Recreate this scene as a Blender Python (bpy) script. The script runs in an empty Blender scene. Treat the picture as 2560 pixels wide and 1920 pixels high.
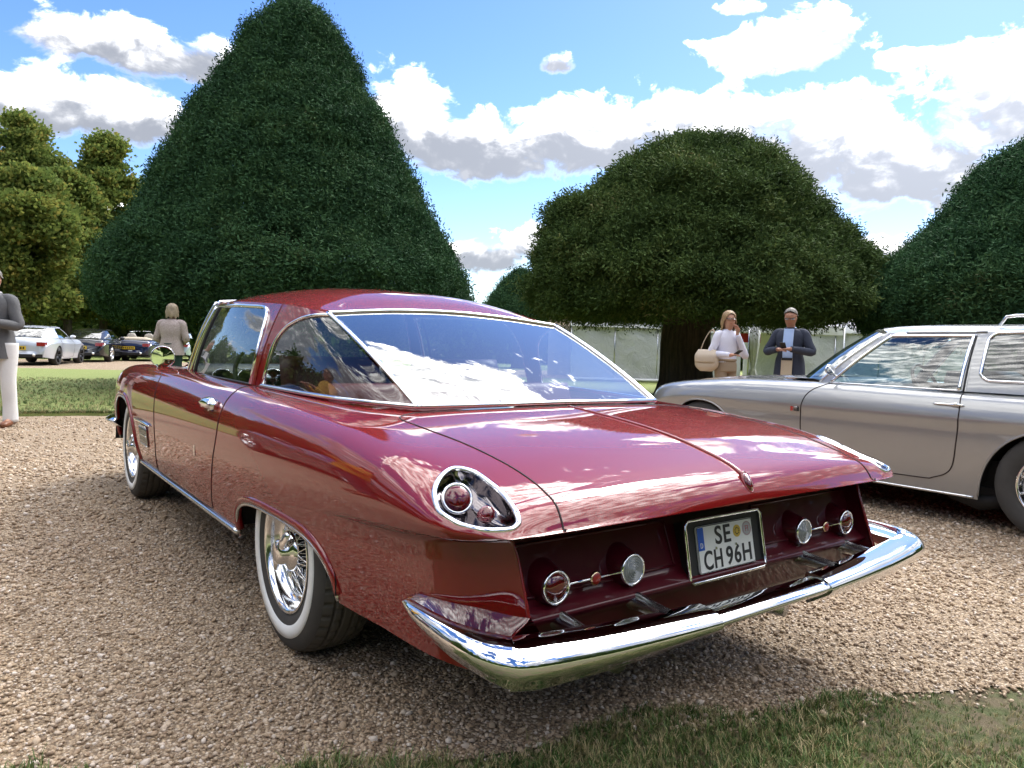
import bpy, math, random
import numpy as np
from mathutils import Vector, Matrix

random.seed(7); RNG = np.random.default_rng(11)
SC = bpy.context.scene
COL = SC.collection
rad = math.radians

# ------------------------------------------------------------------ camera
CAM_P = np.array([-1.745, -2.442, 1.064]); YAW, PITCH, ROLL, FPX = .642, -.048, .030, 1818.3
def _cam_axes():
    cy, sy, cp, sp = math.cos(YAW), math.sin(YAW), math.cos(PITCH), math.sin(PITCH)
    f = np.array([sy*cp, cy*cp, sp]); r = np.array([cy, -sy, 0.]); u = np.cross(r, f)
    c, s = math.cos(ROLL), math.sin(ROLL)
    return c*r+s*u, -s*r+c*u, f
CR, CU, CF = _cam_axes()
cam_d = bpy.data.cameras.new('camera'); cam = bpy.data.objects.new('camera', cam_d); COL.objects.link(cam)
cam.matrix_world = Matrix(((CR[0], CU[0], -CF[0], CAM_P[0]), (CR[1], CU[1], -CF[1], CAM_P[1]), (CR[2], CU[2], -CF[2], CAM_P[2]), (0, 0, 0, 1)))
cam_d.sensor_width = 36.0; cam_d.lens = FPX/2560*36; cam_d.clip_start = .05; cam_d.clip_end = 6000
SC.camera = cam
def pix(px, py):                       # direction of a photo pixel (2560 x 1920)
    return ((px-1280)/FPX)*CR - ((py-960)/FPX)*CU + CF
def ground_at(px, depth, z=0.0):       # a point on the ground in the pixel column px, at a depth along the view
    d = pix(px, 960); h = np.array([d[0], d[1]])
    return np.array([CAM_P[0]+h[0]*depth, CAM_P[1]+h[1]*depth, z])

# ------------------------------------------------------------------ light
SUN_AZ, SUN_EL = rad(72), rad(47)     # azimuth from +Y towards +X
sun_d = bpy.data.lights.new('sun', 'SUN'); sun_d.energy = 1.5; sun_d.angle = rad(15); sun_d.color = (1, .95, .87)
sun = bpy.data.objects.new('sun', sun_d); COL.objects.link(sun)
to_sun = Vector((math.sin(SUN_AZ)*math.cos(SUN_EL), math.cos(SUN_AZ)*math.cos(SUN_EL), math.sin(SUN_EL)))
sun.rotation_euler = to_sun.to_track_quat('Z', 'Y').to_euler()
SC.view_settings.view_transform = 'Standard'; SC.view_settings.look = 'None'
SC.view_settings.exposure = 0.8; SC.view_settings.gamma = 1.0; SC.view_settings.use_curve_mapping = False

# ------------------------------------------------------------------ node expression helper
class E_:
    tree = None
    def __init__(s, sock): s.s = sock
    @staticmethod
    def m(op, *a, clamp=False):
        n = E_.tree.nodes.new('ShaderNodeMath'); n.operation = op; n.use_clamp = clamp
        for i, v in enumerate(a):
            if isinstance(v, E_): E_.tree.links.new(v.s, n.inputs[i])
            else: n.inputs[i].default_value = float(v)
        return E_(n.outputs[0])
    def __add__(s, o): return E_.m('ADD', s, o)
    __radd__ = __add__
    def __sub__(s, o): return E_.m('SUBTRACT', s, o)
    def __rsub__(s, o): return E_.m('SUBTRACT', o, s)
    def __mul__(s, o): return E_.m('MULTIPLY', s, o)
    __rmul__ = __mul__
    def __truediv__(s, o): return E_.m('DIVIDE', s, o)
    def __rtruediv__(s, o): return E_.m('DIVIDE', o, s)
    def __pow__(s, o): return E_.m('POWER', s, o)
def emax(a, b): return E_.m('MAXIMUM', a, b)
def emin(a, b): return E_.m('MINIMUM', a, b)
def esat(a): return E_.m('ADD', a, 0, clamp=True)
def estep(a, lo, hi):                  # smoothstep
    n = E_.tree.nodes.new('ShaderNodeMapRange'); n.interpolation_type = 'SMOOTHSTEP'
    E_.tree.links.new(a.s, n.inputs[0])
    for k, v in ((1, lo), (2, hi), (3, 0), (4, 1)): n.inputs[k].default_value = v
    return E_(n.outputs[0])
def evec(x, y, z):
    n = E_.tree.nodes.new('ShaderNodeCombineXYZ')
    for i, v in enumerate((x, y, z)):
        if isinstance(v, E_): E_.tree.links.new(v.s, n.inputs[i])
        else: n.inputs[i].default_value = v
    return E_(n.outputs[0])
def exyz(v):
    n = E_.tree.nodes.new('ShaderNodeSeparateXYZ'); E_.tree.links.new(v.s, n.inputs[0])
    return [E_(o) for o in n.outputs]
def enoise(vec, scale, detail=4, rough=.5, dist=0., dim='3D', out='Fac', lac=2.0):
    n = E_.tree.nodes.new('ShaderNodeTexNoise'); n.noise_dimensions = dim
    if vec is not None: E_.tree.links.new(vec.s, n.inputs['Vector'])
    n.inputs['Scale'].default_value = scale; n.inputs['Detail'].default_value = detail
    n.inputs['Roughness'].default_value = rough; n.inputs['Distortion'].default_value = dist; n.inputs['Lacunarity'].default_value = lac
    return E_(n.outputs[out])
def evoro(vec, scale, feature='F1', out='Distance', rnd=1.0):
    n = E_.tree.nodes.new('ShaderNodeTexVoronoi'); n.feature = feature
    if vec is not None: E_.tree.links.new(vec.s, n.inputs['Vector'])
    n.inputs['Scale'].default_value = scale; n.inputs['Randomness'].default_value = rnd
    return E_(n.outputs[out])
def emix(f, a, b):                     # colour mix
    n = E_.tree.nodes.new('ShaderNodeMix'); n.data_type = 'RGBA'
    for k, v in ((0, f), (6, a), (7, b)):
        if isinstance(v, E_): E_.tree.links.new(v.s, n.inputs[k])
        elif k == 0: n.inputs[0].default_value = v
        else: n.inputs[k].default_value = (*v, 1)
    return E_(n.outputs[2])
def eramp(f, stops):
    n = E_.tree.nodes.new('ShaderNodeValToRGB'); E_.tree.links.new(f.s, n.inputs[0])
    cr = n.color_ramp
    while len(cr.elements) < len(stops): cr.elements.new(.5)
    for e, (p, c) in zip(cr.elements, stops): e.position = p; e.color = (*c, 1)
    return E_(n.outputs[0])
def ecoord(kind='Object'):
    n = E_.tree.nodes.new('ShaderNodeTexCoord'); return E_(n.outputs[kind])
def erandom():
    n = E_.tree.nodes.new('ShaderNodeObjectInfo'); return E_(n.outputs['Random'])

# ------------------------------------------------------------------ sky with cumulus
world = bpy.data.worlds.new('World'); SC.world = world; world.use_nodes = True
wt = world.node_tree; E_.tree = wt
bg = wt.nodes['Background']; bg.inputs['Strength'].default_value = .15
sky = wt.nodes.new('ShaderNodeTexSky'); sky.sky_type = 'NISHITA'; sky.sun_disc = False
sky.sun_elevation = SUN_EL; sky.sun_rotation = SUN_AZ; sky.air_density = 1.0; sky.dust_density = .25; sky.ozone_density = 2.2
def sky_clouds():
    d = ecoord('Generated'); x, y, z = exyz(d)
    az = E_.m('ARCTAN2', x, y); el = E_.m('ARCSINE', z)
    # bodies of cumulus: (azimuth deg, elevation deg, half width, half height); further clouds are strewn by noise below
    B = []
    def px(cx, cy, w, h):
        v = pix(cx, cy); v = v/np.linalg.norm(v)
        B.append((math.atan2(v[0], v[1]), math.asin(v[2]), w/FPX, h/FPX))
    for a in ((1010, 300, 150, 120), (1180, 380, 220, 110), (1450, 370, 260, 120), (1740, 340, 280, 130), (2010, 400, 260, 170),
              (2260, 440, 230, 130), (2520, 270, 200, 170), (1950, 130, 190, 85), (330, 130, 260, 70), (510, 170, 110, 70), (250, 290, 260, 95),
              (60, 290, 170, 70), (1390, 165, 60, 34), (1860, 20, 60, 26), (2260, 150, 70, 30), (1190, 650, 150, 60), (1330, 610, 90, 60), (2150, 640, 180, 50), (80, 520, 320, 70)):
        px(*a)
    cov = None; hgt = None; gs = None
    for (a, e, w, h) in B:
        u = (az-a)*(math.cos(e)/w); v = (el-e)*(1/h); vv = emax(v, v*-1.5)
        g = E_.m('EXPONENT', (u*u+vv*vv)*-1.1)
        cov = g if cov is None else emax(cov, g)
        t = g*v
        hgt = t if hgt is None else hgt+t; gs = g if gs is None else gs+g
    # noise-strewn cumulus added out of view, coverage raised for more fill light
    away = 1-estep(E_.m('ABSOLUTE', az-YAW), .70, .95)
    plane = evec(x/(z+.22), y/(z+.22), 0)
    fld = estep(enoise(plane, 1.9, 3, .45), .34, .58)*1.0
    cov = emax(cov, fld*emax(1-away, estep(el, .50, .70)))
    q = evec(az*3.2, el*4.4, z*1.0)
    n1 = enoise(q, 5.2, 7, .60, .3); n2 = enoise(evec(az*3.2+.02, el*4.4+.075, z), 5.2, 3, .60, .3)
    dens = cov*1.2 + (n1-.5)*1.9 - .12
    mask = estep(dens, .34, .74)
    thick = estep(dens, .42, .78)
    relief = esat((n1-n2)*2.6+.5)
    top = estep(hgt/(gs+.06)+(n1-.5)*1.0, -.30, .70)
    top = esat(top+estep(el, .42, .62)*.62)  # overhead clouds made whiter than those in view, to lift the fill light
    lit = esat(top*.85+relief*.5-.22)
    b = emax(lit, (1-thick)*.5)
    sd = x*to_sun.x+y*to_sun.y+z*to_sun.z
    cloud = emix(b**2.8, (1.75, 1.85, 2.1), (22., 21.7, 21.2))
    glow = E_.m('EXPONENT', (1-sd)*-9.0)*2.2+1                    # cloud lit from behind is brighter around the sun
    vm = E_.tree.nodes.new('ShaderNodeVectorMath'); vm.operation = 'SCALE'; E_.tree.links.new(cloud.s, vm.inputs[0]); E_.tree.links.new(glow.s, vm.inputs['Scale']); cloud = E_(vm.outputs[0])
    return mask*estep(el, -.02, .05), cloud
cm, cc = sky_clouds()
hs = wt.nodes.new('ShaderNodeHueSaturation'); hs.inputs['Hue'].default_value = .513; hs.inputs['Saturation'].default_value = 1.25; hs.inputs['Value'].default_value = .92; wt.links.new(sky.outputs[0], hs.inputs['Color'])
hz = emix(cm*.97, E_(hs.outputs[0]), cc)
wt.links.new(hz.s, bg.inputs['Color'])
world.cycles.sampling_method = 'NONE'
cy = SC.cycles; cy.max_bounces = 7; cy.diffuse_bounces = 3; cy.glossy_bounces = 4; cy.transmission_bounces = 4; cy.transparent_max_bounces = 12; cy.caustics_reflective = False; cy.caustics_refractive = False; cy.use_denoising = True

# ------------------------------------------------------------------ mesh helpers
def link(o, parent=None):
    COL.objects.link(o)
    if parent is not None: o.parent = parent
    return o
def mobj(name, V, F, mat, parent=None, smooth=True, N=None):
    me = bpy.data.meshes.new(name); V = np.asarray(V, float)
    me.from_pydata(V.tolist(), [], [list(map(int, f)) for f in F] if not isinstance(F, np.ndarray) else F.tolist())
    if mat is not None:
        for m in (mat if isinstance(mat, (list, tuple)) else [mat]): me.materials.append(m)
    if smooth: me.polygons.foreach_set('use_smooth', np.ones(len(me.polygons), bool))
    me.update()
    if N is not None and smooth: me.normals_split_custom_set_from_vertices(np.asarray(N, float).tolist())
    return link(bpy.data.objects.new(name, me), parent)
def empty(name, loc=(0, 0, 0), rz=0., label=None, cat=None, group=None):
    o = bpy.data.objects.new(name, None); COL.objects.link(o); o.location = loc; o.rotation_euler = (0, 0, rz); o.empty_display_size = .1
    if label: o['label'] = label; o['category'] = cat
    if group: o['group'] = group
    return o
def tag(o, label=None, cat=None, group=None, kind=None):
    for k, v in (('label', label), ('category', cat), ('group', group), ('kind', kind)):
        if v: o[k] = v
    return o
class MB:                                # collects shapes into one mesh
    def __init__(s): s.V = []; s.F = []; s.n = 0; s.mi = []
    def add(s, V, F, mi=0):
        V = np.asarray(V, float); s.V.append(V); s.F += [[int(i)+s.n for i in f] for f in F]; s.mi += [mi]*len(F); s.n += len(V); return s
    def box(s, c, d, R=None, mi=0, taper=1.0):
        c = np.asarray(c, float); h = np.asarray(d, float)/2
        P = np.array([(x*(taper if z > 0 else 1), y*(taper if z > 0 else 1), z) for z in (-1, 1) for y in (-1, 1) for x in (-1, 1)])*h
        if R is not None: P = P@np.asarray(R).T
        return s.add(P+c, [(0, 2, 3, 1), (4, 5, 7, 6), (0, 1, 5, 4), (2, 6, 7, 3), (0, 4, 6, 2), (1, 3, 7, 5)], mi)
    def tube(s, P, r, seg=8, closed=False, mi=0, flat=1.0, cap=True, up=None):
        V, F = tube(P, r, seg, closed, flat, cap, up); return s.add(V, F, mi)
    def lathe(s, prof, M=None, seg=32, mi=0, a0=0, a1=2*math.pi):
        V, F = lathe(prof, seg, a0, a1)
        if M is not None: V = V@np.asarray(M)[:3, :3].T+np.asarray(M)[:3, 3]
        return s.add(V, F, mi)
    def build(s, name, mat, parent=None, smooth=True):
        o = mobj(name, np.concatenate(s.V), s.F, mat, parent, smooth)
        if isinstance(mat, (list, tuple)): o.data.polygons.foreach_set('material_index', np.array(s.mi, np.int32))
        return o
def tube(P, r, seg=8, closed=False, flat=1.0, cap=True, up=None):
    P = np.asarray(P, float); n = len(P); r = np.broadcast_to(np.asarray(r, float), (n,))
    T = (np.roll(P, -1, 0)-np.roll(P, 1, 0)) if closed else np.gradient(P, axis=0)
    T = T/np.maximum(np.linalg.norm(T, axis=1, keepdims=True), 1e-9)
    U = np.zeros_like(P); a = np.array([0, 0, 1.]) if up is None else np.asarray(up, float)
    for i in range(n):
        u = a-T[i]*(a@T[i])
        if np.linalg.norm(u) < 1e-3: u = np.array([1., .3, 0])-T[i]*(np.array([1., .3, 0])@T[i])
        u /= np.linalg.norm(u); U[i] = u
        if up is None: a = u
    S = np.cross(T, U); th = np.arange(seg)*2*math.pi/seg
    V = (P[:, None]+r[:, None, None]*(np.cos(th)[None, :, None]*U[:, None]*flat+np.sin(th)[None, :, None]*S[:, None])).reshape(-1, 3)
    F = []
    for i in range(n if closed else n-1):
        j = (i+1) % n
        for k in range(seg):
            l = (k+1) % seg; F.append((i*seg+k, i*seg+l, j*seg+l, j*seg+k))
    if cap and not closed:
        F.append(tuple(range(seg-1, -1, -1))); F.append(tuple((n-1)*seg+k for k in range(seg)))
    return V, F
def lathe(prof, seg=32, a0=0, a1=2*math.pi):     # prof: (radius, height) about local Z
    prof = np.asarray(prof, float); full = abs(a1-a0-2*math.pi) < 1e-6; n = len(prof)
    th = a0+(a1-a0)*np.arange(seg+(0 if full else 1))/seg; m = len(th)
    V = np.stack([prof[None, :, 0]*np.cos(th)[:, None], prof[None, :, 0]*np.sin(th)[:, None], np.broadcast_to(prof[None, :, 1], (m, n))], 2).reshape(-1, 3)
    F = []
    for i in range(m if full else m-1):
        j = (i+1) % m
        for k in range(n-1): F.append((i*n+k, j*n+k, j*n+k+1, i*n+k+1))
    return V, F
def grid(P):                              # P: (a, b, 3) -> verts, quads
    a, b = P.shape[:2]; I = np.arange(a*b).reshape(a, b)
    return P.reshape(-1, 3), np.stack([I[:-1, :-1], I[1:, :-1], I[1:, 1:], I[:-1, 1:]], -1).reshape(-1, 4)
def grid_normals(P):
    N = np.cross(np.gradient(P, axis=0), np.gradient(P, axis=1)); N /= np.maximum(np.linalg.norm(N, axis=2, keepdims=True), 1e-12); return N.reshape(-1, 3)
def axis_mat(o, z, x=None):               # matrix with local Z along z
    z = np.asarray(z, float); z = z/np.linalg.norm(z); x = np.array([1., 0, 0]) if x is None else np.asarray(x, float)
    if abs(x@z) > .95: x = np.array([0, 1., 0])
    x = x-z*(x@z); x /= np.linalg.norm(x); M = np.eye(4); M[:3, 0] = x; M[:3, 1] = np.cross(z, x); M[:3, 2] = z; M[:3, 3] = o; return M
def spline(P, n, closed=False):           # Catmull-Rom through points
    P = np.asarray(P, float); m = len(P)
    t = np.linspace(0, m if closed else m-1, n, endpoint=not closed); i = np.minimum(np.floor(t).astype(int), m-1 if closed else m-2); f = (t-i)[:, None]
    g = (lambda k: P[k % m]) if closed else (lambda k: np.where((k < 0)[:, None], 2*P[0]-P[1], np.where((k >= m)[:, None], 2*P[-1]-P[-2], P[np.clip(k, 0, m-1)])))
    a, b, c, d = g(i-1), g(i), g(i+1), g(i+2)
    return .5*((2*b)+(-a+c)*f+(2*a-5*b+4*c-d)*f**2+(-a+3*b-3*c+d)*f**3)
def pchip(K):                             # keyed smooth monotone function
    K = sorted(K); X = np.array([k[0] for k in K], float); Y = np.array([k[1] for k in K], float); h = np.diff(X); s = np.diff(Y)/h
    D = np.zeros(len(X)); D[0], D[-1] = s[0], s[-1]
    for i in range(1, len(X)-1):
        if s[i-1]*s[i] > 0: w1, w2 = 2*h[i]+h[i-1], h[i]+2*h[i-1]; D[i] = (w1+w2)/(w1/s[i-1]+w2/s[i])
    def f(x):
        x = np.asarray(x, float); xc = np.clip(x, X[0], X[-1]); i = np.clip(np.searchsorted(X, xc)-1, 0, len(X)-2); t = (xc-X[i])/h[i]
        return (2*t**3-3*t**2+1)*Y[i]+(t**3-2*t**2+t)*h[i]*D[i]+(-2*t**3+3*t**2)*Y[i+1]+(t**3-t**2)*h[i]*D[i+1]
    return f
def bspline_basis(k, n, T):               # clamped cubic basis, k control points
    p = 3; kn = np.concatenate([np.zeros(p), np.linspace(0, 1, k-p+1), np.ones(p)]); t = np.clip(np.asarray(T), 0, 1-1e-9)
    B = ((t[:, None] >= kn[None, :-1]) & (t[:, None] < kn[None, 1:])).astype(float)
    for d in range(1, p+1):
        nb = np.zeros((len(t), B.shape[1]-1))
        for i in range(nb.shape[1]):
            a = kn[i+d]-kn[i]; b = kn[i+d+1]-kn[i+1]
            if a > 0: nb[:, i] += (t-kn[i])/a*B[:, i]
            if b > 0: nb[:, i] += (kn[i+d+1]-t)/b*B[:, i+1]
        B = nb
    return B
def mirx(V): V = np.array(V, float); V[..., 0] *= -1; return V
def flipF(F): return [tuple(reversed(list(f))) for f in F]
def copy_tree(o, parent=None):
    c = o.copy(); COL.objects.link(c); c.parent = parent
    for ch in [q for q in bpy.data.objects if q.parent is o]: copy_tree(ch, c)
    return c

# ------------------------------------------------------------------ materials
MATS = {}
def mat(name, col=(.5, .5, .5), rough=.5, metal=0., **kw):
    m = bpy.data.materials.new(name); m.use_nodes = True; b = m.node_tree.nodes['Principled BSDF']
    b.inputs['Base Color'].default_value = (*col, 1); b.inputs['Roughness'].default_value = rough; b.inputs['Metallic'].default_value = metal
    for k, v in kw.items(): b.inputs[k.replace('_', ' ')].default_value = v
    MATS[name] = m; E_.tree = m.node_tree; m['b'] = 1
    return m
def bsdf(m): E_.tree = m.node_tree; return m.node_tree.nodes['Principled BSDF']
def setc(m, e, sock='Base Color'): b = bsdf(m); m.node_tree.links.new(e.s, b.inputs[sock])
def bump(m, e, strength=.3, dist=.01):
    b = bsdf(m); n = m.node_tree.nodes.new('ShaderNodeBump'); n.inputs['Strength'].default_value = strength; n.inputs['Distance'].default_value = dist
    m.node_tree.links.new(e.s, n.inputs['Height']); m.node_tree.links.new(n.outputs[0], b.inputs['Normal'])
def glassmat(name, tint=(.9, .95, .93), opac=.1, rough=0.0, ex=2.0):
    m = bpy.data.materials.new(name); m.use_nodes = True; t = m.node_tree; t.nodes.clear(); E_.tree = t
    o = t.nodes.new('ShaderNodeOutputMaterial'); tr = t.nodes.new('ShaderNodeBsdfTransparent'); tr.inputs[0].default_value = (*tint, 1)
    gl = t.nodes.new('ShaderNodeBsdfGlossy'); gl.inputs['Roughness'].default_value = rough
    fr = t.nodes.new('ShaderNodeLayerWeight'); fr.inputs[0].default_value = .5; fc = E_(fr.outputs['Facing'])
    mx = t.nodes.new('ShaderNodeMixShader'); f = esat((fc**ex)*.95+opac+.07)
    t.links.new(f.s, mx.inputs[0]); t.links.new(tr.outputs[0], mx.inputs[1]); t.links.new(gl.outputs[0], mx.inputs[2]); t.links.new(mx.outputs[0], o.inputs[0])
    MATS[name] = m; return m
def paint(name, col, flake=.25, rough=.38):
    m = mat(name, col, rough, flake, Coat_Weight=1.0, Coat_Roughness=.012, Coat_IOR=1.7, Specular_IOR_Level=.05)
    c = ecoord('Object'); n = enoise(c, 3.0, 2, .5); b = bsdf(m)
    setc(m, emix(n*.3, tuple(v*.93 for v in col), tuple(min(1, v*1.06) for v in col)))
    bump(m, enoise(c, 7, 1, .5), .012, .02)
    n2 = m.node_tree.nodes.new('ShaderNodeBump'); n2.inputs['Strength'].default_value = .004; n2.inputs['Distance'].default_value = .003
    m.node_tree.links.new(enoise(c, 260, 1).s, n2.inputs['Height']); m.node_tree.links.new(n2.outputs[0], b.inputs['Coat Normal'])
    return m
M_red = paint('deep_red_paint', (.21, .0045, .006), .0, .5)
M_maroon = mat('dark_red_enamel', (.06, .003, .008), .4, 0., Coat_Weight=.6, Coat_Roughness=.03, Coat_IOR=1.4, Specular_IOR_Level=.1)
M_chrome = mat('chrome', (.86, .87, .88), .035, 1.0)
M_steel = mat('brushed_steel', (.62, .63, .64), .24, 1.0)
M_black = mat('black_rubber', (.012, .012, .013), .6)
M_gap = mat('panel_gap_shadow', (.012, .004, .005), .7)
M_dark = mat('underside_black', (.008, .008, .009), .8)
M_tyre = mat('tyre_rubber', (.022, .022, .023), .72); bump(M_tyre, enoise(ecoord('Object'), 90, 3), .2, .002)
setc(M_tyre, emix(enoise(ecoord('Object'), 14, 4), (.028, .028, .028), (.060, .057, .052)))
M_tread = mat('dusty_tread', (.085, .08, .072), .85)
M_white = mat('white_rubber', (.78, .79, .78), .5)
M_lensr = mat('red_lens', (.16, .004, .008), .08, 0., Coat_Weight=1.0, Coat_Roughness=.02, Transmission_Weight=.35)
M_lensc = mat('clear_lens', (.42, .44, .44), .1, 0., Coat_Weight=1.0, Coat_Roughness=.02, Transmission_Weight=.3)
M_glass = glassmat('car_glass', (.86, .93, .92), .02); M_glass2 = glassmat('side_glass', (.88, .94, .93), .0, 0., 3.2); M_rimc = mat('polished_rim', (.80, .81, .82), .13, 1.0)
M_leather = mat('dark_red_leather', (.10, .012, .014), .45); bump(M_leather, enoise(ecoord('Object'), 160, 3), .15, .002)
M_dash = mat('grey_dashboard', (.045, .047, .052), .4)
M_cream = mat('pale_leather', (.42, .38, .32), .5)
# ------------------------------------------------------------------ lofted car shells (half sections, mirrored)
def sgnpow(v, p): return np.sign(v)*np.abs(v)**p
class Shell:
    """half body: section(y) -> (n, M, 2) polyline (x, z) from the centre line to the sill"""
    def __init__(s, section, zlow, ys, crease, jw, step=2, K=46, cut=None, ycut=-99):
        s.section, s.zlow, s.crease = section, zlow, crease
        y = s.y = np.asarray(ys, float); e = 1e-3
        Q = section(y); D = (section(np.minimum(y+e, y.max()))-section(np.maximum(y-e, y.min())))
        dy = np.minimum(y+e, y.max())-np.maximum(y-e, y.min())
        T = np.gradient(Q, axis=1)
        A = np.stack([D[..., 0], np.broadcast_to(dy[:, None], D[..., 0].shape), D[..., 1]], -1); Bv = np.stack([T[..., 0], 0*T[..., 0], T[..., 1]], -1)
        N = np.cross(A, Bv); N /= np.maximum(np.linalg.norm(N, axis=2, keepdims=True), 1e-12)
        sg = np.where(N[..., 0]+N[..., 2] < 0, -1, 1)
        med = np.sign(np.median(N[..., 2][:, :20])); N = N*med
        zl = zlow(y); n, M, _ = Q.shape; te = np.full(n, float(M-1))
        for i in range(n):
            z = Q[i, jw:, 1]; k = np.where(z < zl[i])[0]
            if len(k):
                k = k[0]
                te[i] = jw if k == 0 else jw+k-1+(z[k-1]-zl[i])/max(z[k-1]-z[k], 1e-9)
        if cut is not None: te = cut(y, te)
        te = np.maximum(te, jw+.5)
        c0 = np.arange(0, jw+1, step); K1 = K//2; K2 = K-K1; t1 = np.minimum(te, crease)[:, None]
        t = np.concatenate([np.broadcast_to(c0, (n, len(c0))), jw+(t1-jw)*np.arange(1, K1+1)/K1, t1+(te[:, None]-t1)*np.arange(1, K2+1)/K2], 1)
        i0 = np.clip(np.floor(t).astype(int), 0, M-2); f = (t-i0)[..., None]; r = np.arange(n)[:, None]
        q = Q[r, i0]*(1-f)+Q[r, i0+1]*f; s.N = N[r, i0]*(1-f)+N[r, i0+1]*f; s.N /= np.linalg.norm(s.N, axis=2, keepdims=True)
        s.P = np.stack([q[..., 0], np.broadcast_to(y[:, None], q[..., 0].shape), q[..., 1]], -1)
        a, b = s.P.shape[:2]; I = np.arange(a*b).reshape(a, b)
        s.F = np.stack([I[:-1, :-1], I[:-1, 1:], I[1:, 1:], I[1:, :-1]], -1).reshape(-1, 4)
        V = s.P.reshape(-1, 3); J = np.broadcast_to(np.arange(b-1)[None, :], (a-1, b-1)).ravel(); Y0 = np.broadcast_to(y[:-1, None], (a-1, b-1)).ravel()
        G = V[s.F]; ar = np.linalg.norm(np.cross(G[:, 2]-G[:, 0], G[:, 3]-G[:, 1]), axis=1)
        s.F = s.F[(ar > 1e-9) & ~((J >= len(c0)-1+K1) & (Y0 < ycut))]; s.C = V[s.F].mean(1); s.jw = jw
    def side(s, y, z):                       # point on the flank at (y, z), x >= 0
        y = np.atleast_1d(np.asarray(y, float)); z = np.broadcast_to(np.asarray(z, float), y.shape); Q = s.section(y); X = np.zeros(len(y))
        for i in range(len(y)):
            zz = Q[i, :, 1]; k = np.argmax(Q[i, :, 0] > .6*Q[i, :, 0].max()); X[i] = np.interp(-z[i], -zz[k:], Q[i, k:, 0])
        return np.stack([X, y, z], 1)
    def top(s, x, y):                        # point on the upper side at (x, y)
        x = np.atleast_1d(np.asarray(x, float)); y = np.broadcast_to(np.asarray(y, float), x.shape); Q = s.section(y); Z = np.zeros(len(y))
        for i in range(len(y)):
            k = np.argmax(Q[i, :, 0]); Z[i] = np.interp(abs(x[i]), Q[i, :k+1, 0], Q[i, :k+1, 1])
        return np.stack([x, y, Z], 1)
    def pieces(s, sel, name, m, parent, both=True):
        F = s.F[sel]; V = s.P.reshape(-1, 3); N = s.N.reshape(-1, 3)
        u, inv = np.unique(F, return_inverse=True); F = inv.reshape(-1, 4); V = V[u]; N = N[u]
        if not both: return V, F, N
        V2 = np.concatenate([V, mirx(V)]); N2 = np.concatenate([N, mirx(N)]); F2 = np.concatenate([F, F[:, ::-1]+len(V)])
        return mobj(name, V2, F2, m, parent, True, N2)
    def one_side(s, sel, name, m, parent, sx):
        V, F, N = s.pieces(sel, name, m, parent, False)
        if sx < 0: V, N, F = mirx(V), mirx(N), F[:, ::-1]
        return mobj(name, V, F, m, parent, True, N)
def inpoly(a, b, poly):
    poly = np.asarray(poly, float); r = np.zeros(np.shape(a), bool); n = len(poly)
    for i in range(n):
        (x1, y1), (x2, y2) = poly[i], poly[(i+1) % n]
        c = ((y1 > b) != (y2 > b)); xi = (x2-x1)*(b-y1)/((y2-y1) if y2 != y1 else 1e-12)+x1
        r ^= c & (a < xi)
    return r
def arch(c, a, zt, zb, n):
    return lambda y: np.where(np.abs(y-c) < a, zb+(zt-zb)*np.maximum(0, 1-np.abs((y-c)/a)**n)**(1/n), -9)
def arch_ys(c, a, n, k=56):
    th = np.linspace(0, math.pi, k); return c+a*sgnpow(np.cos(th), 2/n)*.9999

# ---- the red coupe's lines, measured on the photograph (metres, rear axle at y = 0, +y forward)
R_zc = pchip([(-1.252, .664), (-1.249, .668), (-1.245, .6755), (-1.238, .688), (-1.226, .706), (-1.208, .726), (-1.166, .7495), (-1.07, .779), (-.97, .803), (-.81, .829), (-.65, .846), (-.42, .864), (0, .873), (1, .88),
              (2.3, .90), (2.8, .895), (3.3, .868), (3.6, .825), (3.8, .76), (3.88, .69), (3.9, .62)])
R_zk = pchip([(-1.252, .664), (-1.2, .657), (-1.09, .647), (-.83, .62), (-.49, .588), (-.04, .538), (.59, .50), (1.09, .487), (2, .48), (3.6, .50), (3.9, .56)])
R_hw = pchip([(-.75, .932), (2.4, .935), (3.0, .925), (3.4, .90), (3.65, .84), (3.82, .72), (3.9, .5)])
R_low = pchip([(-1.19, .80), (-1.165, .812), (-1.12, .84), (-1.05, .875), (-.95, .90), (-.7, .918), (-.4, .93), (4, .945)])
R_off = [pchip(k) for k in ([(-1.1, -.003), (-.2, -.002), (2, -.003)], [(-1.1, -.010), (-.3, -.014), (1, -.008), (2.4, -.02)], [(-1.1, -.022), (-.3, -.026), (.8, -.004), (2.4, -.006)], [(-1.15, -.034), (-.6, -.036), (.2, -.016), (.8, -.006), (2.4, .004)])]
_B9 = bspline_basis(9, 3, np.linspace(0, 1, 150))
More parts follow.
